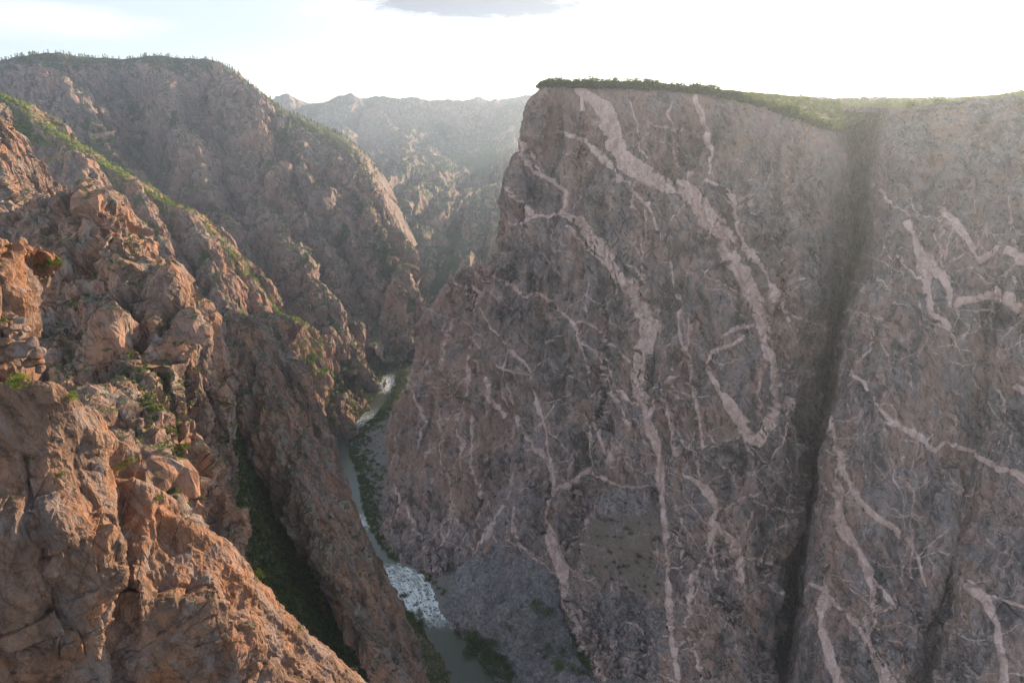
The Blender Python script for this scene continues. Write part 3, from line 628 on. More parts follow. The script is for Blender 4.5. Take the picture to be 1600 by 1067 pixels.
# --- middle left ridge with pines on its crest
R_CREST = [(-60,125,1270),(0,148,1250),(40,171,1240),(60,193,1235),(100,216,1225),(130,231,1220),(160,251,1215),(200,276,1210),(240,305,1205),(280,320,1200),(300,326,1200),(330,360,1195),(350,382,1190),(370,400,1190),(388,430,1185),(410,458,1185),(440,488,1180),(468,513,1175),(482,565,1150),(502,630,1115),(520,690,1085)]
g = ridge(R_CREST, [(30, 12), (120, 110), (260, 330)], [(14, 10), (50, 70), (120, 190), (230, 400)], 1.1, 0.3)
if True:
    lam = 60
    st = np.stack([g.S/lam, g.T/(lam*3), 0*g.S+9], -1).reshape(-1, 3).astype(np.float32); st[:, 0] += fbm(flat(g)/(lam*1.6), 3, 5)*0.8
    v = fbm(st, 5, 2, 0.5, 2.1, ridged=True).reshape(g.S.shape); c0 = g.T[np.argmax(g.P0[:, 0, 2])][0]; em = np.clip(np.abs(g.T-c0)/60, 0.25, 1)
    push(g, 22*(v-0.2)*em); renorm(g); rough(g, 34, 8, 3, 5, mask=em); blocks(g, 46, 12, 7, zs=0.2, tilt=1.3, mask=em); blocks(g, 20, 5.0, 4, zs=0.2, tilt=1.2, mask=em); blocks(g, 7, 1.7, 5, zs=0.25, tilt=1.2); rough(g, 5, 0.9, 6, 3)
gully_veg(g, 14, 0.75); mesh_from_grid('pine_ridge', g, M_LEFT, 'rocky ridge stepping down to the right below the mesa')
g_rid = g
G_RS = [spur('pine_ridge_spur', c_, FL(w_, h_), FL(w_, h_), M_LEFT, lam, amp, sd_) for c_, w_, h_, lam, amp, sd_ in [
 ([(100,222,1215),(130,262,1150),(150,300,1100),(165,350,1050),(185,400,1000),(205,440,960)], 90, 170, 34, 9, 21),
 ([(290,330,1190),(310,370,1130),(330,410,1080),(345,450,1040),(360,500,1000),(375,560,950)], 90, 170, 34, 9, 22),
 ([(205,282,1200),(225,320,1140),(245,360,1090),(262,400,1050),(290,450,1000)], 80, 160, 30, 8, 23),
 ([(385,432,1180),(400,470,1130),(420,510,1090),(440,560,1040),(455,620,980)], 70, 150, 28, 7, 24)]]

# --- sunlit slope and small pine spur nearer
g_L = spur('sunlit_slope', [(-120,80,585),(-50,130,590),(0,172,595),(28,225,600),(55,262,605),(85,293,610),(110,330,615),(140,385,610),(170,440,600),(200,500,590)], FL(120, 170), FL(130, 260), M_LEFT, 30, 8, 31, 1.3)
g_S = spur('pine_spur', [(150,335,790),(190,368,775),(206,382,768),(240,404,760),(270,432,752),(296,452,745),(310,478,738),(322,522,722),(334,560,705),(345,610,680),(350,670,650)], FL(70, 130), FL(80, 170), M_LEFT, 26, 7, 32, 1.2)

# --- dark crags
rows = [
 [(-80,350,330),(0,335,335),(50,325,340),(85,320,348),(108,305,352),(150,301,358),(172,322,364),(192,355,372),(212,392,382),(245,425,395),(280,470,410),(315,520,425),(335,580,440)],
 [(-80,430,300),(0,420,300),(50,410,305),(85,405,315),(110,395,322),(150,395,330),(178,410,338),(200,440,345),(225,470,355),(255,500,370),(285,540,385),(315,590,405),(335,650,425)],
 [(-80,520,260),(0,510,262),(50,500,268),(90,500,275),(120,490,285),(160,500,292),(190,520,300),(215,545,310),(240,570,322),(270,600,335),(298,640,355),(318,690,380),(330,730,400)],
 [(-80,620,215),(0,610,215),(60,600,222),(105,600,235),(140,600,245),(180,610,255),(210,630,265),(235,650,275),(262,675,288),(290,710,305),(308,750,325),(325,800,350),(335,840,370)],
 [(-80,760,160),(0,750,160),(80,740,170),(140,730,190),(185,720,210),(220,735,220),(245,760,230),(270,785,240),(300,810,255),(322,840,272),(342,880,295),(362,915,320),(385,950,345)],
 [(-80,900,130),(0,890,130),(100,880,140),(180,860,165),(240,850,185),(270,860,195),(295,880,205),(320,900,215),(345,920,230),(378,955,250),(412,990,270),(455,1020,300),(500,1050,330)],
 [(-80,1060,110),(0,1050,110),(100,1040,120),(200,1020,150),(270,1000,170),(300,1010,180),(340,1030,190),(380,1050,205),(420,1070,220),(460,1090,240),(510,1110,260),(560,1130,280),(600,1150,310)]]
rows = [[(x, y, Y*(1.35-0.65*min(1.1, max(0, x)/340.0))) for x, y, Y in r] for r in rows]
for r in rows: r.append((r[-1][0]+14, r[-1][1]+16, r[-1][2]+45))
rows.insert(0, [Wp(*c_)+np.array([0, 30, -14.0]) for c_ in rows[0]])
g = wl(rows, dens=1.4)
em = np.clip((g.T-20)/20, 0.4, 1)
flutes(g, 48, 3.5, 15, 3, 4, mask=em, skew=-0.35, warp=0.6); renorm(g)
flutes(g, 16, 5, 3.6, 4, 4, mask=em, skew=-0.3, warp=0.4); blocks(g, 30, 8, 8, zs=0.16, tilt=1.3, lean=0.3, mask=em); blocks(g, 12, 3.6, 3, zs=0.16, tilt=1.3, crack=0.3, lean=0.3, mask=em)
blocks(g, 4.2, 1.1, 4, zs=0.2, tilt=1.3, crack=0.4, lean=0.3); slabs(g, (0.85, 0.2, 0.5), 7, 1.3, 2); slabs(g, (-0.3, 0.4, 0.85), 10, 1.2, 3); rough(g, 7, 1.2, 5, 5); blocks(g, 1.6, 0.4, 6, zs=0.4, tilt=1.2); rough(g, 1.2, 0.2, 5, 3)
g.attr = {'veg': maskpx(g, [(200,540),(260,560),(300,640),(330,720),(300,740),(240,660),(200,600)], 14)*0.3}
mesh_from_grid('crag_slope', g, M_LEFT, 'shadowed crags left of the pillar', 0.16)
g_crag = g
# --- bushy gully
rows = [[(320,560,400),(345,575,440),(370,600,480)],[(335,650,365),(355,660,420),(380,680,455)],[(335,750,325),(375,760,385),(410,770,430)],[(350,850,300),(400,850,360),(440,860,410)],[(395,920,290),(440,930,345),(480,940,400)],[(440,990,330),(490,1000,370),(530,1010,385)],[(500,1080,300),(550,1080,360),(600,1080,380)]]
for r in rows: r.insert(0, (r[0][0]-35, r[0][1], r[0][2]-5)); r.append((r[-1][0]+35, r[-1][1]+5, r[-1][2]+8))
g = wl(rows, dens=1.2); rough(g, 14, 2.2, 3, 4); rough(g, 3, 0.8, 4, 4); g.attr = {'veg': 0*g.S+0.55}
mesh_from_grid('gully_slope', g, M_LEFT); g_gul = g
# --- pillar
rows = [
 [(338,512,520),(365,504,515),(395,503,515),(425,512,520),(441,526,530),(435,545,580)],
 [(335,570,490),(370,560,480),(405,560,478),(440,570,490),(468,578,510),(450,600,580)],
 [(345,650,470),(385,640,455),(425,640,455),(465,645,475),(498,648,505),(480,680,580)],
 [(388,730,450),(425,730,430),(460,730,430),(495,730,455),(527,735,500),(510,760,580)],
 [(432,810,430),(468,810,410),(495,810,412),(530,810,440),(560,812,490),(545,840,570)],
 [(475,880,415),(508,890,395),(530,890,400),(565,890,430),(596,892,480),(580,920,560)],
 [(520,960,400),(548,970,385),(570,975,395),(605,975,430),(630,972,480),(620,1000,550)],
 [(550,1040,390),(590,1040,380),(620,1045,395),(645,1045,440),(660,1050,490),(655,1070,540)],
 [(600,1120,380),(640,1120,375),(665,1120,395),(685,1115,440),(700,1110,490),(700,1130,530)]]
for r in rows: r.insert(0, (r[0][0]+12, r[0][1]+14, r[0][2]+50))
rows.insert(0, [Wp(*c_)+np.array([0, 45, -6.0]) for c_ in rows[0]])
g = wl(rows, dens=1.4)
em = np.clip((g.T-30)/14, 0.4, 1)
flutes(g, 34, 4, 9, 6, 5, mask=em, skew=-0.15); renorm(g); flutes(g, 11, 5, 2.6, 7, 4, mask=em, skew=-0.1)
blocks(g, 13, 4.2, 7, zs=0.2, tilt=1.2, crack=0.3, mask=em); blocks(g, 4.5, 1.3, 8, zs=0.25, tilt=1.2, crack=0.35); slabs(g, (0.95, 0.1, 0.25), 6, 1.4, 2); slabs(g, (-0.2, 0.3, 0.9), 12, 1.4, 3); rough(g, 8, 1.2, 9, 5); blocks(g, 1.8, 0.3, 6, zs=0.4); rough(g, 1.4, 0.2, 5, 3)
pv = [[(455,600,4),(475,650,7),(470,690,6),(480,730,8),(500,760,5),(520,800,4)],[(470,700,3),(520,690,4)]]
mesh_from_grid('rock_pillar', g, M_LEFT, 'tall rock fin between the bushy gully and the river', 0.16)
g_pil = g
rows = [[(570,900,740),(600,930,700),(640,960,655),(660,985,632)],[(580,960,650),(610,980,630),(655,1000,605),(684,1020,588)],[(600,1020,590),(630,1030,585),(670,1040,570),(704,1062,552)],[(620,1090,530),(650,1090,530),(700,1090,530),(728,1100,522)]]
for r in rows: r[0] = Wp(*r[0])+np.array([0, 0, 14.0]); r[1] = Wp(*r[1])+np.array([0, 0, 10.0]); r[2] = Wp(*r[2])+np.array([0, 0, 6.0]); r.append(Wp(*r[3])+np.array([5, 0, -5.0]))
g = wl(rows, dens=1.4); rough(g, 14, 3, 3, 4); blocks(g, 6, 1.6, 3, zs=0.7); blocks(g, 2.2, 0.5, 3, zs=0.7)
g.attr = {'veg': 0.5+0*g.S}
mesh_from_grid('riverside_rock', g, M_LEFT); g_foot = g

# --- near rocks
B_ = [(-90,592,98),(-40,595,98),(0,598,99),(40,594,100),(72,592,101),(104,603,102),(137,645,104),(170,667,106),(186,692,108),(192,738,110),(238,750,110),(262,790,112),(310,812,114),(345,838,116),(366,866,117),(395,897,118),(430,940,120),(465,972,122),(505,1005,125),(550,1045,128),(600,1082,132)]
prof = [(0.0, 1.0), (0.10, 0.985), (0.28, 0.935), (0.36, 0.89), (0.6, 0.86), (1.0, 0.80)]
rows = []
for s_, f_ in prof:
    rows.append([(x-10*(x > 100)+(0 if x < 200 else -14*s_), y+8*(x > 40)+(1180-y)*s_, Y*f_) for i, (x, y, Y) in enumerate(B_)])
rows.insert(0, [Wp(*c_)+np.array([1, 7, -7.5]) for c_ in rows[0]])
g = wl(rows, dens=1.7)
def near_detail(g, em, k=1.0, seed=0):
    blocks(g, 18, 2.6*k, 4+seed, zs=1.0, tilt=1.3, mask=em, lean=0.1, k=3.5, warp=0.03)
    slabs(g, (0.95, 0.25, 0.15), 9, 1.9*k, 2+seed, mask=em, warp=0.07, drop=0.06); slabs(g, (-0.12, -0.2, 1), 8, 1.7*k, 4+seed, mask=em, warp=0.07, drop=0.3); slabs(g, (0.6, -0.7, 0.35), 7, 1.2*k, 9+seed, mask=em, warp=0.06, drop=0.07)
    blocks(g, 5.5, 1.2*k, 5+seed, zs=0.9, tilt=1.3, mask=em, lean=0.1, k=4, warp=0.03); slabs(g, (0.8, 0.3, -0.4), 3.2, 0.4*k, 5+seed, warp=0.06, drop=0.08)
    blocks(g, 2.0, 0.3*k, 6+seed, zs=0.8, tilt=1.3, warp=0.04); blocks(g, 0.8, 0.08*k, 7+seed, zs=0.8, tilt=1.2); rough(g, 1.5, 0.10*k, 7+seed, 5)
near_detail(g, np.clip((g.T-8)/22, 0.12, 1))
mesh_from_grid('near_rock_face', g, M_NEAR, 'orange brown jointed rock face at the lower left', 0.07)
g_near = g
rows = [[(-90,378,116),(-20,382,112),(14,387,114),(36,410,119),(42,450,134)],[(-90,440,110),(-20,440,107),(20,445,109),(41,460,116),(48,500,130)],[(-90,540,108),(-20,540,105),(22,540,107),(44,556,113),(52,600,126)],[(-90,640,104),(-20,640,102),(30,640,104),(60,640,110),(70,660,122)]]
rows.insert(0, [Wp(*c_)+np.array([0, 9, -2.0]) for c_ in rows[0]])
g = wl(rows, dens=1.7); rough(g, 9, 1.0, 4, 3); blocks(g, 7, 2.2, 9, zs=0.8, tilt=1.3); blocks(g, 2.6, 0.7, 6, zs=0.8, tilt=1.2); blocks(g, 1, 0.2, 6, zs=0.8, tilt=1.2); rough(g, 1.5, 0.15, 5, 4)
mesh_from_grid('near_rock_tower', g, M_NEAR, 'sunlit rock tower at the left edge', 0.07); g_tow = g
# ------------------------------------------------------------------ valley floor and river
RIV = [(660,530,12),(640,545,12),(628,562,12),(612,580,12),(605,600,12),(595,625,12),(575,650,11),(550,672,10),(532,695,11),(535,720,14),(543,750,15),(550,780,12),(556,810,12),(575,850,12),(605,885,12),(640,910,14),(655,940,14),(672,975,13),(700,1010,16),(725,1045,17),(750,1075,18),(790,1120,18),(850,1200,20)]
RC = np.array([[*Wz(x, y, 0.0)[:2], h] for x, y, h in RIV])
A = cr_matrix(len(RC), [24]*(len(RC)-1)); RCs = A@RC
def river_dist(X, Y):
    D = np.full(X.shape, 1e9)
    for k in range(0, len(RCs)-1, 4):
        a = RCs[k]; b = RCs[min(k+4, len(RCs)-1)]; dx, dy = b[0]-a[0], b[1]-a[1]
        t = np.clip(((X-a[0])*dx+(Y-a[1])*dy)/(dx*dx+dy*dy), 0, 1)
        D = np.minimum(D, np.hypot(X-a[0]-t*dx, Y-a[1]-t*dy)-(a[2]+(b[2]-a[2])*t))
    return D
def sheet(name, x0, x1, y0, y1, st, zf, mat, attr=None):
    X, Y = np.meshgrid(np.arange(x0, x1+st, st), np.arange(y0, y1+st, st)); g = Grid(); g.S = X; g.T = Y; g.flip = False
    g.P = np.stack([X, Y, zf(X, Y)], -1); g.px, g.py, g.d = proj(g.P); g.attr = attr(X, Y) if attr else {}; mesh_from_grid(name, g, mat); return g
def bankz(X, Y):
    d = river_dist(X, Y); p = np.stack([X, Y, 0*X], -1).reshape(-1, 3).astype(np.float32)
    n = fbm(p/14, 5, 4).reshape(X.shape); n2 = fbm(p/45, 3, 8).reshape(X.shape)
    d = d+n2*5
    z = -1.6+np.clip(d+3, 0, 60)*0.16+n*np.clip((d+4)/14, 0.05, 1)*2.0
    return np.minimum(z, 7+n*1.5)
g_bank = sheet('river_bank', -420, 160, 470, 1700, 1.6, bankz, M_BANK)
sheet('ground', -9000, 9000, -6000, 12000, 600, lambda X, Y: 0*X-12, M_BANK)
# water
mw = bpy.data.materials.new('river_water'); mw.use_nodes = True; t = NT(mw.node_tree)
pos = t.n('ShaderNodeNewGeometry').outputs['Position']
fo = t.n('ShaderNodeAttribute', attribute_name='foam').outputs['Fac']
fs = t.n('ShaderNodeAttribute', attribute_name='flow_s').outputs['Fac']; fu = t.n('ShaderNodeAttribute', attribute_name='flow_u').outputs['Fac']
fv = t.n('ShaderNodeCombineXYZ', {0: t.m('MULTIPLY', fs, 0.075), 1: t.m('MULTIPLY', fu, 0.24)}).outputs[0]
ny = t.noise(fv, 1.0, 9, 0.72, 1.1)
th = t.m('ABSOLUTE', t.m('SUBTRACT', t.noise(fv, 1.7, 7, 0.7, 1.6), 0.5))
f = t.m('MULTIPLY', t.ss(t.m('ADD', ny, t.m('MULTIPLY', fo, 0.14)), 0.50, 0.70), t.ss(fo, 0.12, 0.5))
f = t.m('MAXIMUM', f, t.m('MULTIPLY', t.ss(th, 0.045, 0.0, 0.0, 0.9), t.ss(fo, 0.12, 0.7)))
c_ = t.mix(t.noise(pos, 0.05, 3), (0.05, 0.06, 0.038), (0.085, 0.09, 0.06)); c_ = t.mix(f, c_, (0.80, 0.83, 0.80))
bp = t.n('ShaderNodeBump', {'Strength': 0.5, 'Distance': 0.5, 'Height': t.noise(pos, 0.5, 5, 0.6)})
b = t.n('ShaderNodeBsdfPrincipled', {'Base Color': c_, 'Roughness': t.m('ADD', t.m('MULTIPLY', f, 0.6), 0.16), 'Normal': bp.outputs[0]}); t.n('ShaderNodeOutputMaterial', {0: b.outputs[0]})
n = len(RCs); tg = np.gradient(RCs[:, :2], axis=0); tg /= np.linalg.norm(tg, axis=1, keepdims=True)
uu = np.linspace(-1.5, 1.5, 61)
P = np.zeros((n, 61, 3)); P[..., 0] = RCs[:, None, 0]-tg[:, None, 1]*uu*RCs[:, None, 2]; P[..., 1] = RCs[:, None, 1]+tg[:, None, 0]*uu*RCs[:, None, 2]
g = Grid(); g.P = P; g.flip = False; g.S = P[..., 0]; g.T = P[..., 1]; g.px, g.py, g.d = proj(P)
foam = np.exp(-((g.py-935)/38)**2)*1.1+np.exp(-((g.py-600)/14)**2)*0.8+np.exp(-((g.py-572)/7)**2)*0.6+np.exp(-((g.py-655)/20)**2)*0.45+np.exp(-((g.py-815)/16)**2)*0.6+np.exp(-((g.py-893)/12)**2)*0.5
pf = P.reshape(-1, 3).astype(np.float32)
g.P[..., 2] = 0.0+(fbm(pf/5, 4, 3).reshape(foam.shape)*1.3*np.clip(foam, 0, 1))
Sm = np.concatenate([[0], np.cumsum(np.hypot(*np.diff(RCs[:, :2], axis=0).T))])
g.attr = {'foam': foam, 'flow_s': np.repeat(Sm[:, None], 61, 1), 'flow_u': uu*RCs[:, None, 2]}
if g.P.shape: mesh_from_grid('river', g, mw)
for p_ in bpy.data.objects['river'].data.polygons: pass
g_riv = g
# ------------------------------------------------------------------ plants and boulders
def leaf_mat(name, col, back):
    m = bpy.data.materials.new(name); m.use_nodes = True; t = NT(m.node_tree)
    pos = t.n('ShaderNodeNewGeometry').outputs['Position']
    oi = t.n('ShaderNodeObjectInfo').outputs['Random']
    k = t.m('ADD', t.m('MULTIPLY', t.noise(pos, 0.35, 3), 0.7), t.m('MULTIPLY', oi, 0.35))
    c_ = t.mix(t.ss(k, 0.25, 0.8), tuple(v*0.55 for v in col), tuple(v*1.5 for v in col))
    d = t.n('ShaderNodeBsdfDiffuse', {'Color': c_}); tr = t.n('ShaderNodeBsdfTranslucent', {'Color': t.mix(0.5, c_, back)})
    mx = t.n('ShaderNodeMixShader', {0: 0.4, 1: d.outputs[0], 2: tr.outputs[0]}); t.n('ShaderNodeOutputMaterial', {0: mx.outputs[0]}); return m
L_PINE = leaf_mat('pine_needles', (0.07, 0.095, 0.03), (0.22, 0.25, 0.04)); L_OAK = leaf_mat('oak_leaves', (0.075, 0.11, 0.028), (0.20, 0.24, 0.04))
L_DARK = leaf_mat('juniper_leaves', (0.035, 0.055, 0.024), (0.06, 0.08, 0.02)); L_LIME = leaf_mat('fresh_leaves', (0.15, 0.21, 0.03), (0.34, 0.42, 0.05))
M_BARK = rock_mat('bark', (0.07, 0.05, 0.04), (0.12, 0.09, 0.07), (0.17, 0.13, 0.1), (0.1, 0.07, 0.05), scale=0.1, streak=0.3)

def mk_mesh(name, V, F, mat):
    me = bpy.data.meshes.new(name); me.from_pydata([tuple(map(float, v)) for v in V], [], [tuple(map(int, f)) for f in F]); me.materials.append(mat); me.update(); return me
def leaves(n, fn, size, seed):
    r = np.random.RandomState(seed); V = []; F = []
    for i in range(n):
        c_ = fn(r); a = r.normal(size=3); a /= np.linalg.norm(a); b = np.cross(a, r.normal(size=3)); b /= np.linalg.norm(b); s_ = size*r.uniform(0.6, 1.4)
        k = len(V); V += [c_-a*s_, c_+b*s_*0.6, c_+a*s_, c_-b*s_*0.6]; F.append((k, k+1, k+2, k+3))
    return np.array(V), F
def blob(seed, n, h=1.0, w=0.6, size=0.09, lumps=7):
    r0 = np.random.RandomState(seed); L = [(np.array([r0.uniform(-.5, .5)*w*1.3, r0.uniform(-.5, .5)*w*1.3, h*r0.uniform(0.3, 0.8)]), w*r0.uniform(0.28, 0.5)) for _ in range(lumps)]
    def f(r):
        c_, R = L[r.randint(lumps)]; d = r.normal(size=3); d /= np.linalg.norm(d); p = c_+d*R*r.uniform(0.6, 1)**0.5*np.array([1, 1, 0.75]); p[2] = max(p[2], 0.03*h); return p
    return leaves(n, f, size, seed)
def cone(seed, n, w=0.26, size=0.07):
    r0 = np.random.RandomState(seed); lay = 9
    def f(r):
        k = r.randint(lay); z = 0.14+0.84*(k/lay)**0.9; R = w*(1-z)**0.75*(0.7+0.5*CELLR[(k*37+seed*11) % 999, 0]); a = r.uniform(0, 6.283); q = r.uniform(0.1, 1)**0.6*R*(0.75+0.35*math.sin(a*3+k*2+seed))
        return np.array([q*math.cos(a), q*math.sin(a), z-0.25*q+r.normal()*0.012])
    return leaves(n, f, size, seed)
def trunk(seed, h=1.0, r=0.03, limbs=4):
    rr = random.Random(seed); V = []; F = []
    def tube(pts, rad):
        k0 = len(V)
        for (p, q) in zip(pts, rad):
            for j in range(6): V.append((p[0]+q*math.cos(j*1.0472), p[1]+q*math.sin(j*1.0472), p[2]))
        for i in range(len(pts)-1):
            for j in range(6): a = k0+i*6+j; b = k0+i*6+(j+1) % 6; F.append((a, b, b+6, a+6))
    tube([(0, 0, -0.08*h), (0.01*h, 0, 0.3*h), (-0.01*h, 0.01*h, 0.65*h), (0, 0, 0.95*h)], [r*1.3, r, r*0.6, r*0.15])
    for i in range(limbs):
        a = rr.uniform(0, 6.28); z = rr.uniform(0.2, 0.7)*h; L = 0.28*h*rr.uniform(0.6, 1)
        tube([(0, 0, z), (L*0.5*math.cos(a), L*0.5*math.sin(a), z+L*0.3), (L*math.cos(a), L*math.sin(a), z+L*0.55)], [r*0.5, r*0.35, r*0.1])
    return V, F

# what the camera sees of the land: used to choose places that are not hidden
ZB = np.full((534, 801), 1e9)
for nm, gs in GRIDS.items():
    if nm in ('ground',): continue
    for g in gs:
        x, y, d = proj(g.P); g.fx, g.fy, g.fd = x, y, d; n_ = normals(g.P); g.nz = np.abs(n_[..., 2])
        ok = (x > 0) & (x < 1600) & (y > 0) & (y < 1066) & (d > 1)
        np.minimum.at(ZB, ((y[ok]/2).astype(int), (x[ok]/2).astype(int)), d[ok])
def visible(g, tol=12.0, up=0):
    xi = np.clip((g.fx/2).astype(int), 0, 799); yi = np.clip(((g.fy-up)/2).astype(int), 0, 532)
    return (g.fx > 2) & (g.fx < 1598) & (g.fy > 2) & (g.fy < 1064) & (g.fd < ZB[yi, xi]+tol)
def inpoly(X, Y, poly):
    ins = np.zeros(X.shape, bool); n = len(poly)
    for i in range(n):
        x0, y0 = poly[i]; x1, y1 = poly[(i+1) % n]; ins ^= ((y0 > Y) != (y1 > Y)) & (X < (x1-x0)*(Y-y0)/((y1-y0) or 1e-6)+x0)
    return ins
def spots(g, poly, n, seed, minnz=0.0, mind=0.0, tol=12, up=4, need=True, prob=None):
    m = inpoly(g.fx, g.fy, poly)&(g.nz > minnz)
    if need: m &= visible(g, tol, up)
    k = np.flatnonzero(m); r = np.random.RandomState(seed)
    if not len(k): return np.zeros((0, 3))
    if prob is not None: pw = prob.reshape(-1)[k]+1e-9; k = r.choice(k, min(len(k), n*6), replace=False, p=pw/pw.sum())
    else: k = r.permutation(k)[:n*12]
    P = g.P.reshape(-1, 3)[k]; out = []
    for p in P:
        if len(out) >= n: break
        if mind and out and np.min(np.hypot(*(np.array(out)[:, :2]-p[:2]).T)) < mind: continue
        out.append(p)
    return np.array(out)
def at(px, py, gs):
    best = None
    for g in gs:
        q = (g.fx-px)**2+(g.fy-py)**2; m = q < 16
        if m.any():
            k = np.flatnonzero(m.reshape(-1)); j = k[np.argmin(g.fd.reshape(-1)[k])]
            if best is None or g.fd.reshape(-1)[j] < best[0]: best = (g.fd.reshape(-1)[j], g.P.reshape(-1, 3)[j])
    return None if best is None else best[1]
def rot_to_world(o, p, rng, s, tilt=0.05):
    o.location = tuple(map(float, p)); o.rotation_euler = (rng.uniform(-tilt, tilt), rng.uniform(-tilt, tilt), rng.uniform(0, 6.28)); o.scale = (s*rng.uniform(0.85, 1.15), s*rng.uniform(0.85, 1.15), s)

PROTO = {}
def kind_meshes(kind):
    if kind in PROTO: return PROTO[kind]
    out = []
    for v in range(4):
        sd_ = v*7+3
        if kind == 'pine': c_ = cone(sd_, 230, 0.25, 0.05); out.append((mk_mesh('crown', *c_, L_PINE), mk_mesh('trunk', *trunk(sd_, 0.97, 0.022, 3), M_BARK)))
        elif kind == 'oak': c_ = blob(sd_, 150, 1.0, 0.75, 0.10, 7); out.append((mk_mesh('crown', *c_, L_OAK), mk_mesh('trunk', *trunk(sd_, 0.7, 0.035, 4), M_BARK)))
        elif kind == 'bush': c_ = blob(sd_, 150, 0.85, 0.95, 0.10, 8); out.append((mk_mesh('shrub', *c_, L_DARK), None))
        elif kind == 'green': c_ = blob(sd_, 420, 0.85, 1.0, 0.065, 11); out.append((mk_mesh('shrub', *c_, L_OAK), None))
        elif kind == 'lime': c_ = blob(sd_, 900, 0.75, 1.0, 0.05, 12); out.append((mk_mesh('shrub', *c_, L_LIME), None))
    PROTO[kind] = out; return out
def plant(kind, name, p, s, rng, label, cat, group):
    ms = kind_meshes(kind); cr, tk = ms[rng.randrange(4)]
    if tk is None:
        o = bpy.data.objects.new(name, cr); COL.objects.link(o)
    else:
        o = bpy.data.objects.new(name, None); o.empty_display_size = 0.5; COL.objects.link(o)
        a = bpy.data.objects.new('trunk', tk); COL.objects.link(a); a.parent = o
        b = bpy.data.objects.new('crown', cr); COL.objects.link(b); b.parent = o
    rot_to_world(o, p-np.array([0, 0, 0.04*s]), rng, s); o['label'] = label; o['category'] = cat
    if group: o['group'] = group
    return o
def many(kind, name, P, smin, smax, seed, label, cat, group):
    r = random.Random(seed)
    for p in P:
        x, y, _ = proj(np.array(p)); lb = label(x, y) if callable(label) else label
        plant(kind, name, p, r.uniform(smin, smax)*(1.25 if r.random() < 0.12 else 1), r, lb, cat, group)
def mass(name, P, tmpl, mat, smin, smax, seed, label):
    """what nobody could count: one mesh of many small leafy clumps"""
    if not len(P): return
    r = np.random.RandomState(seed); n = len(P); V0, F0 = tmpl; F0 = np.array(F0); nv = len(V0)
    s = r.uniform(smin, smax, n); a = r.uniform(0, 6.28, n); c_, s_ = np.cos(a), np.sin(a)
    V = np.empty((n, nv, 3)); V[..., 0] = (V0[None, :, 0]*c_[:, None]-V0[None, :, 1]*s_[:, None])*s[:, None]+P[:, None, 0]
    V[..., 1] = (V0[None, :, 0]*s_[:, None]+V0[None, :, 1]*c_[:, None])*s[:, None]+P[:, None, 1]; V[..., 2] = V0[None, :, 2]*s[:, None]+P[:, None, 2]-0.1*s[:, None]
    F = (F0[None]+(np.arange(n)*nv)[:, None, None]).reshape(-1, 4)
    me = bpy.data.meshes.new(name); me.vertices.add(n*nv); me.vertices.foreach_set('co', V.reshape(-1).astype(np.float32)); me.loops.add(F.size); me.loops.foreach_set('vertex_index', F.reshape(-1).astype(np.int32))
    me.polygons.add(len(F)); me.polygons.foreach_set('loop_start', np.arange(0, F.size, 4, dtype=np.int32)); me.update(calc_edges=True); me.materials.append(mat)
    o = bpy.data.objects.new(name, me); COL.objects.link(o); o['kind'] = 'stuff'; o['label'] = label; o['category'] = 'vegetation'
T_LOW = blob(5, 26, 0.8, 1.0, 0.2, 5); T_CONE = cone(4, 34, 0.27, 0.12)

# rim of the painted wall
rr_ = np.random.RandomState(5); q = []
X0, T0 = g_wall.fx, g_wall.T
for bx in np.linspace(846, 1325, 215):                  # a band a few trees deep behind the edge
    k = np.flatnonzero((np.abs(X0-bx) < 3) & (T0 > 3) & (T0 < 27)); q.append(g_wall.P.reshape(-1, 3)[rr_.choice(k)])
rim = np.concatenate([np.array(q), spots(g_plat, [(1150,130),(1600,130),(1600,260),(1300,240)], 70, 1, 0.3, 4.0, 90, 4)])
many('oak', 'oak_tree', rim, 6, 10.0, 1, lambda x, y: 'low round green tree on the cliff rim '+('at its left corner' if x < 905 else 'above the widest pale vein' if x < 985 else 'near the tall pointed trees' if x < 1080 else 'above the narrow upright vein' if x < 1180 else 'where it starts to drop to the cleft' if x < 1300 else 'at the head of the dark cleft' if x < 1400 else 'on the plateau right of the cleft'), 'tree', 'low trees along the rim of the painted cliff')
for i, (x, y, hh, lb) in enumerate([(990,137,10,'taller pointed tree rising from the rim left of centre'), (1005,137,11,'tallest pointed tree on the cliff rim beside its shorter twin'), (1288,165,9,'pointed tree where the rim drops towards the dark cleft')]):
    p = at(x, y+3, [g_wall, g_plat])
    if p is not None: plant('pine', 'pine_tree', p, hh, random.Random(i), lb, 'tree', None)
q = spots(g_plat, [(700,100),(1700,100),(1700,270),(700,260)], 5200, 2, 0.3, 0.0, 140, 4)
mass('plateau_forest', q, T_LOW, L_PINE, 3.0, 6.0, 3, 'scrub forest covering the plateau above the cliffs')
rk = np.flatnonzero((g_wall.T > 2) & (g_wall.T < 29) & (g_wall.fx > 846) & (g_wall.fx < 1335)); rk = rr_.choice(rk, 1100)
mass('rim_scrub', g_wall.P.reshape(-1, 3)[rk], T_LOW, L_OAK, 3.5, 7.5, 31, 'low scrub crowding the edge of the painted cliff')
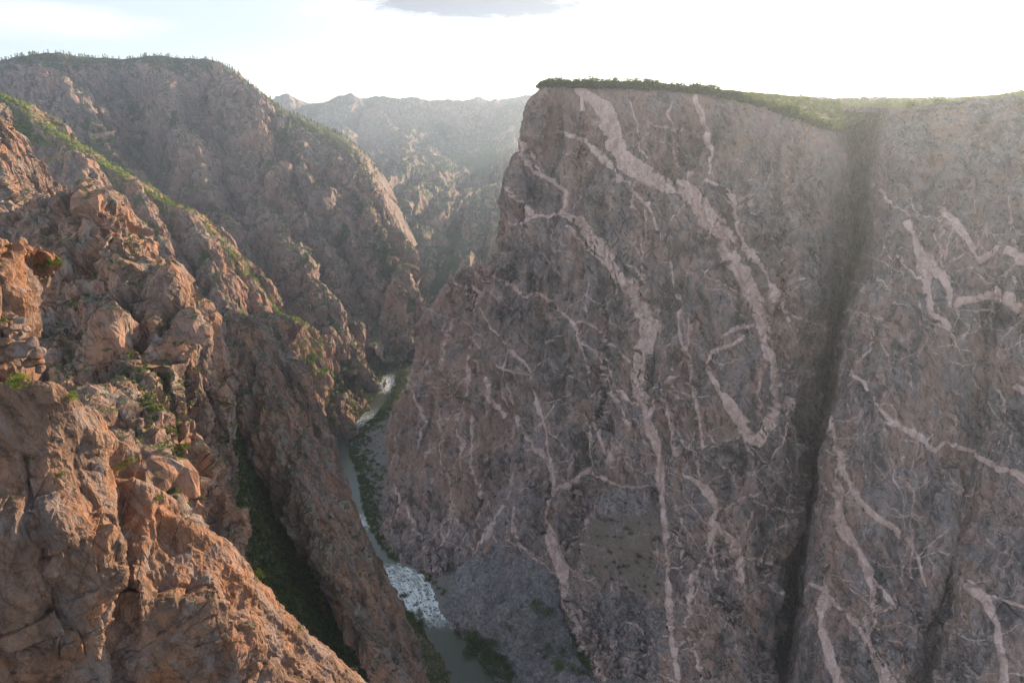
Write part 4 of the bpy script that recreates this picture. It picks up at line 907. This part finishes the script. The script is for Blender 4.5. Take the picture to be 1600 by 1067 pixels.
# pines on the stepped ridge
rp = [(0,135),(60,180),(140,225),(220,270),(300,315),(350,365),(395,425),(475,505),(450,520),(395,480),(340,400),(290,350),(200,300),(120,250),(50,215),(0,190)]
many('pine', 'pine_tree', spots(g_rid, rp, 130, 5, 0.25, 5.0, 30, 5), 6, 12, 5, lambda x, y: 'small pine on the stepped ridge '+('at its high left end' if x < 60 else 'on the first green shoulder' if x < 150 else 'halfway along the green crest' if x < 250 else 'on the level step of the crest' if x < 320 else 'on its steep lower crest' if x < 420 else 'on its last yellow green knob above the river'), 'tree', 'pines along the crest of the stepped ridge')
many('pine', 'pine_tree', spots(g_S, [(190,360),(215,370),(300,440),(335,520),(300,520),(250,450),(200,400)], 60, 6, 0.25, 3.0, 30, 4), 4, 8, 6, lambda x, y: 'yellow green pine behind the dark crags '+('at the top of its slope' if y < 420 else 'midway down its slope' if y < 465 else 'at the foot of its slope'), 'tree', 'pines on the slope behind the crags')
mass('ridge_scrub', np.concatenate([spots(g_rid, [(0,100),(500,500),(530,700),(300,600),(0,400)], 2200, 7, 0.55, 0, 20, 2), spots(g_rid, rp, 900, 8, 0.3, 0, 20, 2), spots(g_S, [(190,360),(215,370),(300,440),(335,520),(300,520),(250,450),(200,400)], 300, 8, 0.3, 0, 20, 2)]), T_LOW, L_LIME, 1.5, 4.5, 4, 'low scrub on the stepped ridge')
ms_ = spots(g_mesa, [(0,60),(330,80),(430,160),(430,200),(330,160),(0,150)], 130, 8, 0.2, 8.0, 60, 4)
many('pine', 'fir_tree', ms_-np.array([0, 0, 1.5]), 4, 13, 8, lambda x, y: 'dark distant fir on the mesa skyline '+('over the leftmost rounded top' if x < 110 else 'over the shallow dip' if x < 200 else 'over the long flat top' if x < 300 else 'beside the stepped cliff end'), 'tree', 'firs along the top of the mesa')
mq = np.concatenate([spots(G, [(0,60),(700,60),(700,700),(0,700)], 1500 if G is g_mesa else 350, 9, 0.6, 0, 30, 2) for G in [g_mesa]+G_SP])
mass('mesa_forest', mq, T_CONE, L_PINE, 6, 14, 5, 'distant trees and scrub covering the ledges of the mesa')
fq = spots(g_far, [(380,130),(860,130),(860,260),(380,260)], 900, 9, 0.3, 0, 200, 2)
mass('far_forest', fq, T_CONE, L_PINE, 8, 16, 6, 'distant trees along the far canyon rim')
# gully, crags
mass('gully_undergrowth', np.concatenate([spots(g_gul, [(300,540),(640,540),(640,1070),(300,1070)], 4500, 3, 0.0, 0, 10, 2), spots(g_crag, [(200,540),(260,560),(300,640),(335,740),(300,740),(240,660),(200,600)], 120, 4, 0.5, 0, 10, 2)]), T_LOW, L_OAK, 1.0, 3.0, 7, 'dense undergrowth filling the steep gully')
mass('gully_scrub', spots(g_gul, [(300,540),(640,540),(640,1070),(300,1070)], 1300, 23, 0.0, 0, 10, 2), T_LOW, L_DARK, 1.5, 3.6, 17, 'darker bushes among the undergrowth of the steep gully')
mass('crag_scrub', np.concatenate([spots(g_crag, [(0,330),(500,330),(560,1060),(0,1060)], 900, 5, 0.62, 0, 10, 2), spots(g_pil, [(300,480),(700,480),(700,1070),(300,1070)], 260, 6, 0.62, 0, 10, 2), spots(g_foot, [(560,880),(760,880),(760,1067),(560,1067)], 200, 6, 0.4, 0, 10, 2)]), T_LOW, L_OAK, 0.7, 2.0, 8, 'small shrubs and grass tufts on the shadowed crags')
# near shrubs
NS = [(32,608,2.3,'bright lime green shrub on the ledge below the boulder pile'),(116,622,1.7,'lime green tuft hugging the sloping edge of the near rock'),(202,728,2.6,'small shrub at the lip where the near rock steps down'),(14,340,1.6,'green tuft low on the sunlit slope at the left edge'),
      (50,722,1.4,'flat green tuft on the ledge in the near rock face'),(100,742,1.0,'small green tuft beside the pale slab in the near rock'),(5,505,1.1,'green tuft growing left of the boulder pile'),(83,420,2.6,'dark green bush in a notch just right of the rock tower'),
      (120,480,6.0,'green bush growing in the shaded chimney between crags'),(405,905,2.0,'low green tuft near the lower end of the near rocks'),(470,985,1.8,'green tuft on the rim of the lowest near rocks'),(250,782,1.6,'small bush in the cleft beside the near rock'),(545,1020,2.2,'green bush beside the lowest brown rocks')]
for i, (x, y, hh, lb) in enumerate(NS):
    p = at(x, y, [g_near, g_tow, g_crag, g_L])
    if p is not None: plant('lime' if i in (0, 1, 2, 3, 6) else 'green', 'shrub', p, hh, random.Random(i), lb, 'shrub', None)
# scree bushes on the high ledge
many('bush', 'bush', spots(g_wall, [(925,800),(985,785),(1030,800),(1036,860),(1030,930),(985,925),(930,900),(905,860)], 42, 7, 0.0, 3.0, 10, 2), 2.0, 4.2, 9, lambda x, y: 'dark round bush on the brown scree patch '+('near its stony upper tip' if y < 850 else 'in its middle' if y < 890 else 'along its lower edge'), 'bush', 'bushes on the high scree patch')
# talus and river bushes
TB = [(838,950,11,'large green bush under the rock rib at the right of the talus'),(852,955,8,'broad green bush beside the large one under the rock rib'),(795,985,5,'lone round green bush in the middle of the talus'),(757,893,3,'small bush high on the talus slope'),(738,905,3,'small bush on the talus below the grey streak')]
for i, (x, y, hh, lb) in enumerate(TB):
    p = at(x, y, [g_tal, g_wall])
    if p is not None: plant('green', 'bush', p, hh, random.Random(i+40), lb, 'bush', None)
many('green', 'bush', np.concatenate([spots(g_tal, [(715,990),(745,985),(790,1035),(815,1067),(775,1067),(740,1025)], 26, 8, 0, 2.5, 10, 2), spots(g_bank, [(700,980),(745,985),(790,1035),(815,1067),(770,1067)], 10, 9, 0, 2.5, 10, 2)]), 5, 9, 10, lambda x, y: 'green bush beside the calm river '+('just below the rapids' if y < 1010 else 'midway down the belt' if y < 1040 else 'at the lower edge of the view'), 'bush', 'bushes along the foot of the talus')
many('green', 'bush', np.concatenate([spots(g_tal, [(860,985),(905,1000),(930,1060),(870,1067),(850,1030)], 14, 8, 0, 2.5, 10, 2), spots(g_wall, [(860,985),(905,1000),(930,1060),(870,1067),(850,1030)], 10, 9, 0, 2.5, 10, 2)]), 4, 8, 11, 'green bush in the cluster where the talus meets the cliff foot', 'bush', 'bushes at the lower right of the talus')
many('green', 'bush', np.concatenate([spots(G, [(655,880),(690,890),(695,930),(665,915)], 9, 8, 0, 2.5, 10, 2) for G in (g_tal, g_bank)]), 3, 6, 12, 'green bush on the right bank of the rapids', 'bush', 'bushes on the right bank of the rapids')
many('green', 'bush', np.concatenate([spots(G, [(610,925),(640,930),(665,965),(655,1000),(625,975)], 14, 8, 0, 2.5, 10, 2) for G in (g_foot, g_bank)]), 4, 7, 13, lambda x, y: 'green bush on the left bank '+('level with the rapids' if y < 955 else 'where the rapids end'), 'bush', 'bushes on the left bank below the rapids')
rd = river_dist(g_bank.P[..., 0], g_bank.P[..., 1])
bq = spots(g_bank, [(500,540),(660,540),(700,700),(640,880),(540,880),(500,700)], 2600, 10, 0, 0, 10, 2, prob=np.exp(-np.clip(rd-2, 0, 99)/14)*(rd > 1.5)*(0.15+(fbm(flat(g_bank)/9, 3, 5).reshape(rd.shape) > 0.02)))
mass('riverside_scrub', bq, T_LOW, L_OAK, 2.0, 5.0, 9, 'green willows and scrub lining the upper river')

# boulders
def boulder_mesh(seed, sub=3):
    import bmesh
    bm = bmesh.new(); bmesh.ops.create_icosphere(bm, subdivisions=sub, radius=1.0); V = np.array([v.co for v in bm.verts], np.float32)
    r = np.random.RandomState(seed)
    for _ in range(9):                                  # joint faces slice the round mass flat
        n = r.normal(size=3); n /= np.linalg.norm(n); h = r.uniform(0.55, 0.85); dd = V@n; V -= np.outer(np.clip(dd-h, 0, None)*0.85, n)
    V *= 1+0.07*fbm(V*2.2, 3, seed)[:, None]; V *= np.array([1, r.uniform(0.7, 1), r.uniform(0.55, 0.85)])
    for v, c_ in zip(bm.verts, V): v.co = c_
    me = bpy.data.meshes.new('boulder'); bm.to_mesh(me); bm.free(); me.materials.append(M_NEAR); return me
BM = [boulder_mesh(k) for k in range(6)]
def boulder(p, s, rng, label, group=None, mat=None, m=None):
    o = bpy.data.objects.new('boulder', BM[rng.randrange(6)] if m is None else m); COL.objects.link(o)
    o.location = tuple(map(float, p)); o.rotation_euler = (rng.uniform(-.3, .3), rng.uniform(-.3, .3), rng.uniform(0, 6.28)); o.scale = (s, s*rng.uniform(0.7, 1), s*rng.uniform(0.6, 0.9)); o['label'] = label; o['category'] = 'boulder'
    if group: o['group'] = group
    return o
PILE = [(10,556,1.3,'flat slab boulder at the left foot of the pile'),(4,575,1.1,'squared boulder lowest at the left of the pile'),(38,545,1.9,'largest boulder with a rounded face at the front of the pile'),(30,525,1.0,'boulder resting on top of the big rounded one'),(14,515,0.9,'boulder midway up the left of the pile'),
        (20,495,0.7,'small boulder near the top of the pile'),(32,500,0.75,'small tilted boulder at the pile top beside the tower'),(8,535,1.1,'boulder wedged between slabs left in the pile'),(50,535,1.0,'boulder leaning at the right rim of the pile'),(58,552,1.0,'rightmost boulder hanging over the drop'),(24,512,0.7,'dark gap filling boulder in mid pile'),
        (52,566,1.1,'long boulder under the largest one'),(62,575,0.8,'small boulder at the lower right end of the pile'),(2,508,0.9,'boulder touching the left edge of the view'),(42,515,0.7,'small upright boulder right of the pile top')]
br = random.Random(3)
for x, y, s_, lb in PILE: boulder(Wp(x, y, 103.5), s_*1.5, br, lb)
M_WET = rock_mat('river_stone', (0.07, 0.06, 0.055), (0.12, 0.105, 0.095), (0.18, 0.16, 0.15), (0.11, 0.08, 0.07), scale=0.2, streak=0)
BW = []
for k in range(5):
    me = BM[k].copy(); me.name = 'river_boulder'; me.materials.clear(); me.materials.append(M_WET); BW.append(me)
for p in spots(g_riv, [(600,885),(640,880),(690,930),(700,985),(665,990),(620,930)], 60, 12, 0, 3.0, 10, 0):
    o = boulder(p, br.uniform(0.9, 2.4), br, 'dark wet boulder splitting the white water of the rapids', 'boulders in the rapids', m=BW[br.randrange(5)])
BT = []
for k in range(5):
    me = BM[k].copy(); me.name = 'talus_block'; me.materials.clear(); me.materials.append(M_TALUS); BT.append(me)
# blocks strewn over the talus
for i, p in enumerate(spots(g_tal, [(690,960),(860,940),(900,1067),(740,1067)], 150, 14, 0, 2.2, 10, 0)):
    s_ = br.uniform(0.6, 1.9)*(1.5 if br.random() < 0.1 else 1)
    qx, qy, _ = proj(np.array(p))
    boulder(p, s_, br, 'grey block on the talus '+('at the edge of the rapids' if qy < 985 and qx < 760 else 'below the lone round bush' if qy > 985 and qx < 800 else 'in the middle of the fan' if qy < 985 else 'low down beside the bush cluster at the cliff foot'), 'blocks on the lower talus', m=BT[br.randrange(5)])
# ------------------------------------------------------------------ haze
bm_ = bpy.data.meshes.new('haze'); x0, x1, y0, y1, z0, z1 = -5200, 4200, -300, 8200, -14, 980
vs = [(x, y, z) for z in (z0, z1) for y in (y0, y1) for x in (x0, x1)]
bm_.from_pydata(vs, [], [(0, 2, 3, 1), (4, 5, 7, 6), (0, 1, 5, 4), (2, 6, 7, 3), (0, 4, 6, 2), (1, 3, 7, 5)])
ho = bpy.data.objects.new('haze', bm_); COL.objects.link(ho); ho['kind'] = 'stuff'; ho['label'] = 'thin haze filling the canyon'; ho['category'] = 'haze'
mh = bpy.data.materials.new('haze'); mh.use_nodes = True; t = NT(mh.node_tree)
pv = t.n('ShaderNodeVolumePrincipled'); pv.inputs['Color'].default_value = (0.68, 0.80, 0.98, 1); pv.inputs['Density'].default_value = HAZE; pv.inputs['Anisotropy'].default_value = 0.6
t.n('ShaderNodeOutputMaterial', {1: pv.outputs[0]}); bm_.materials.append(mh)
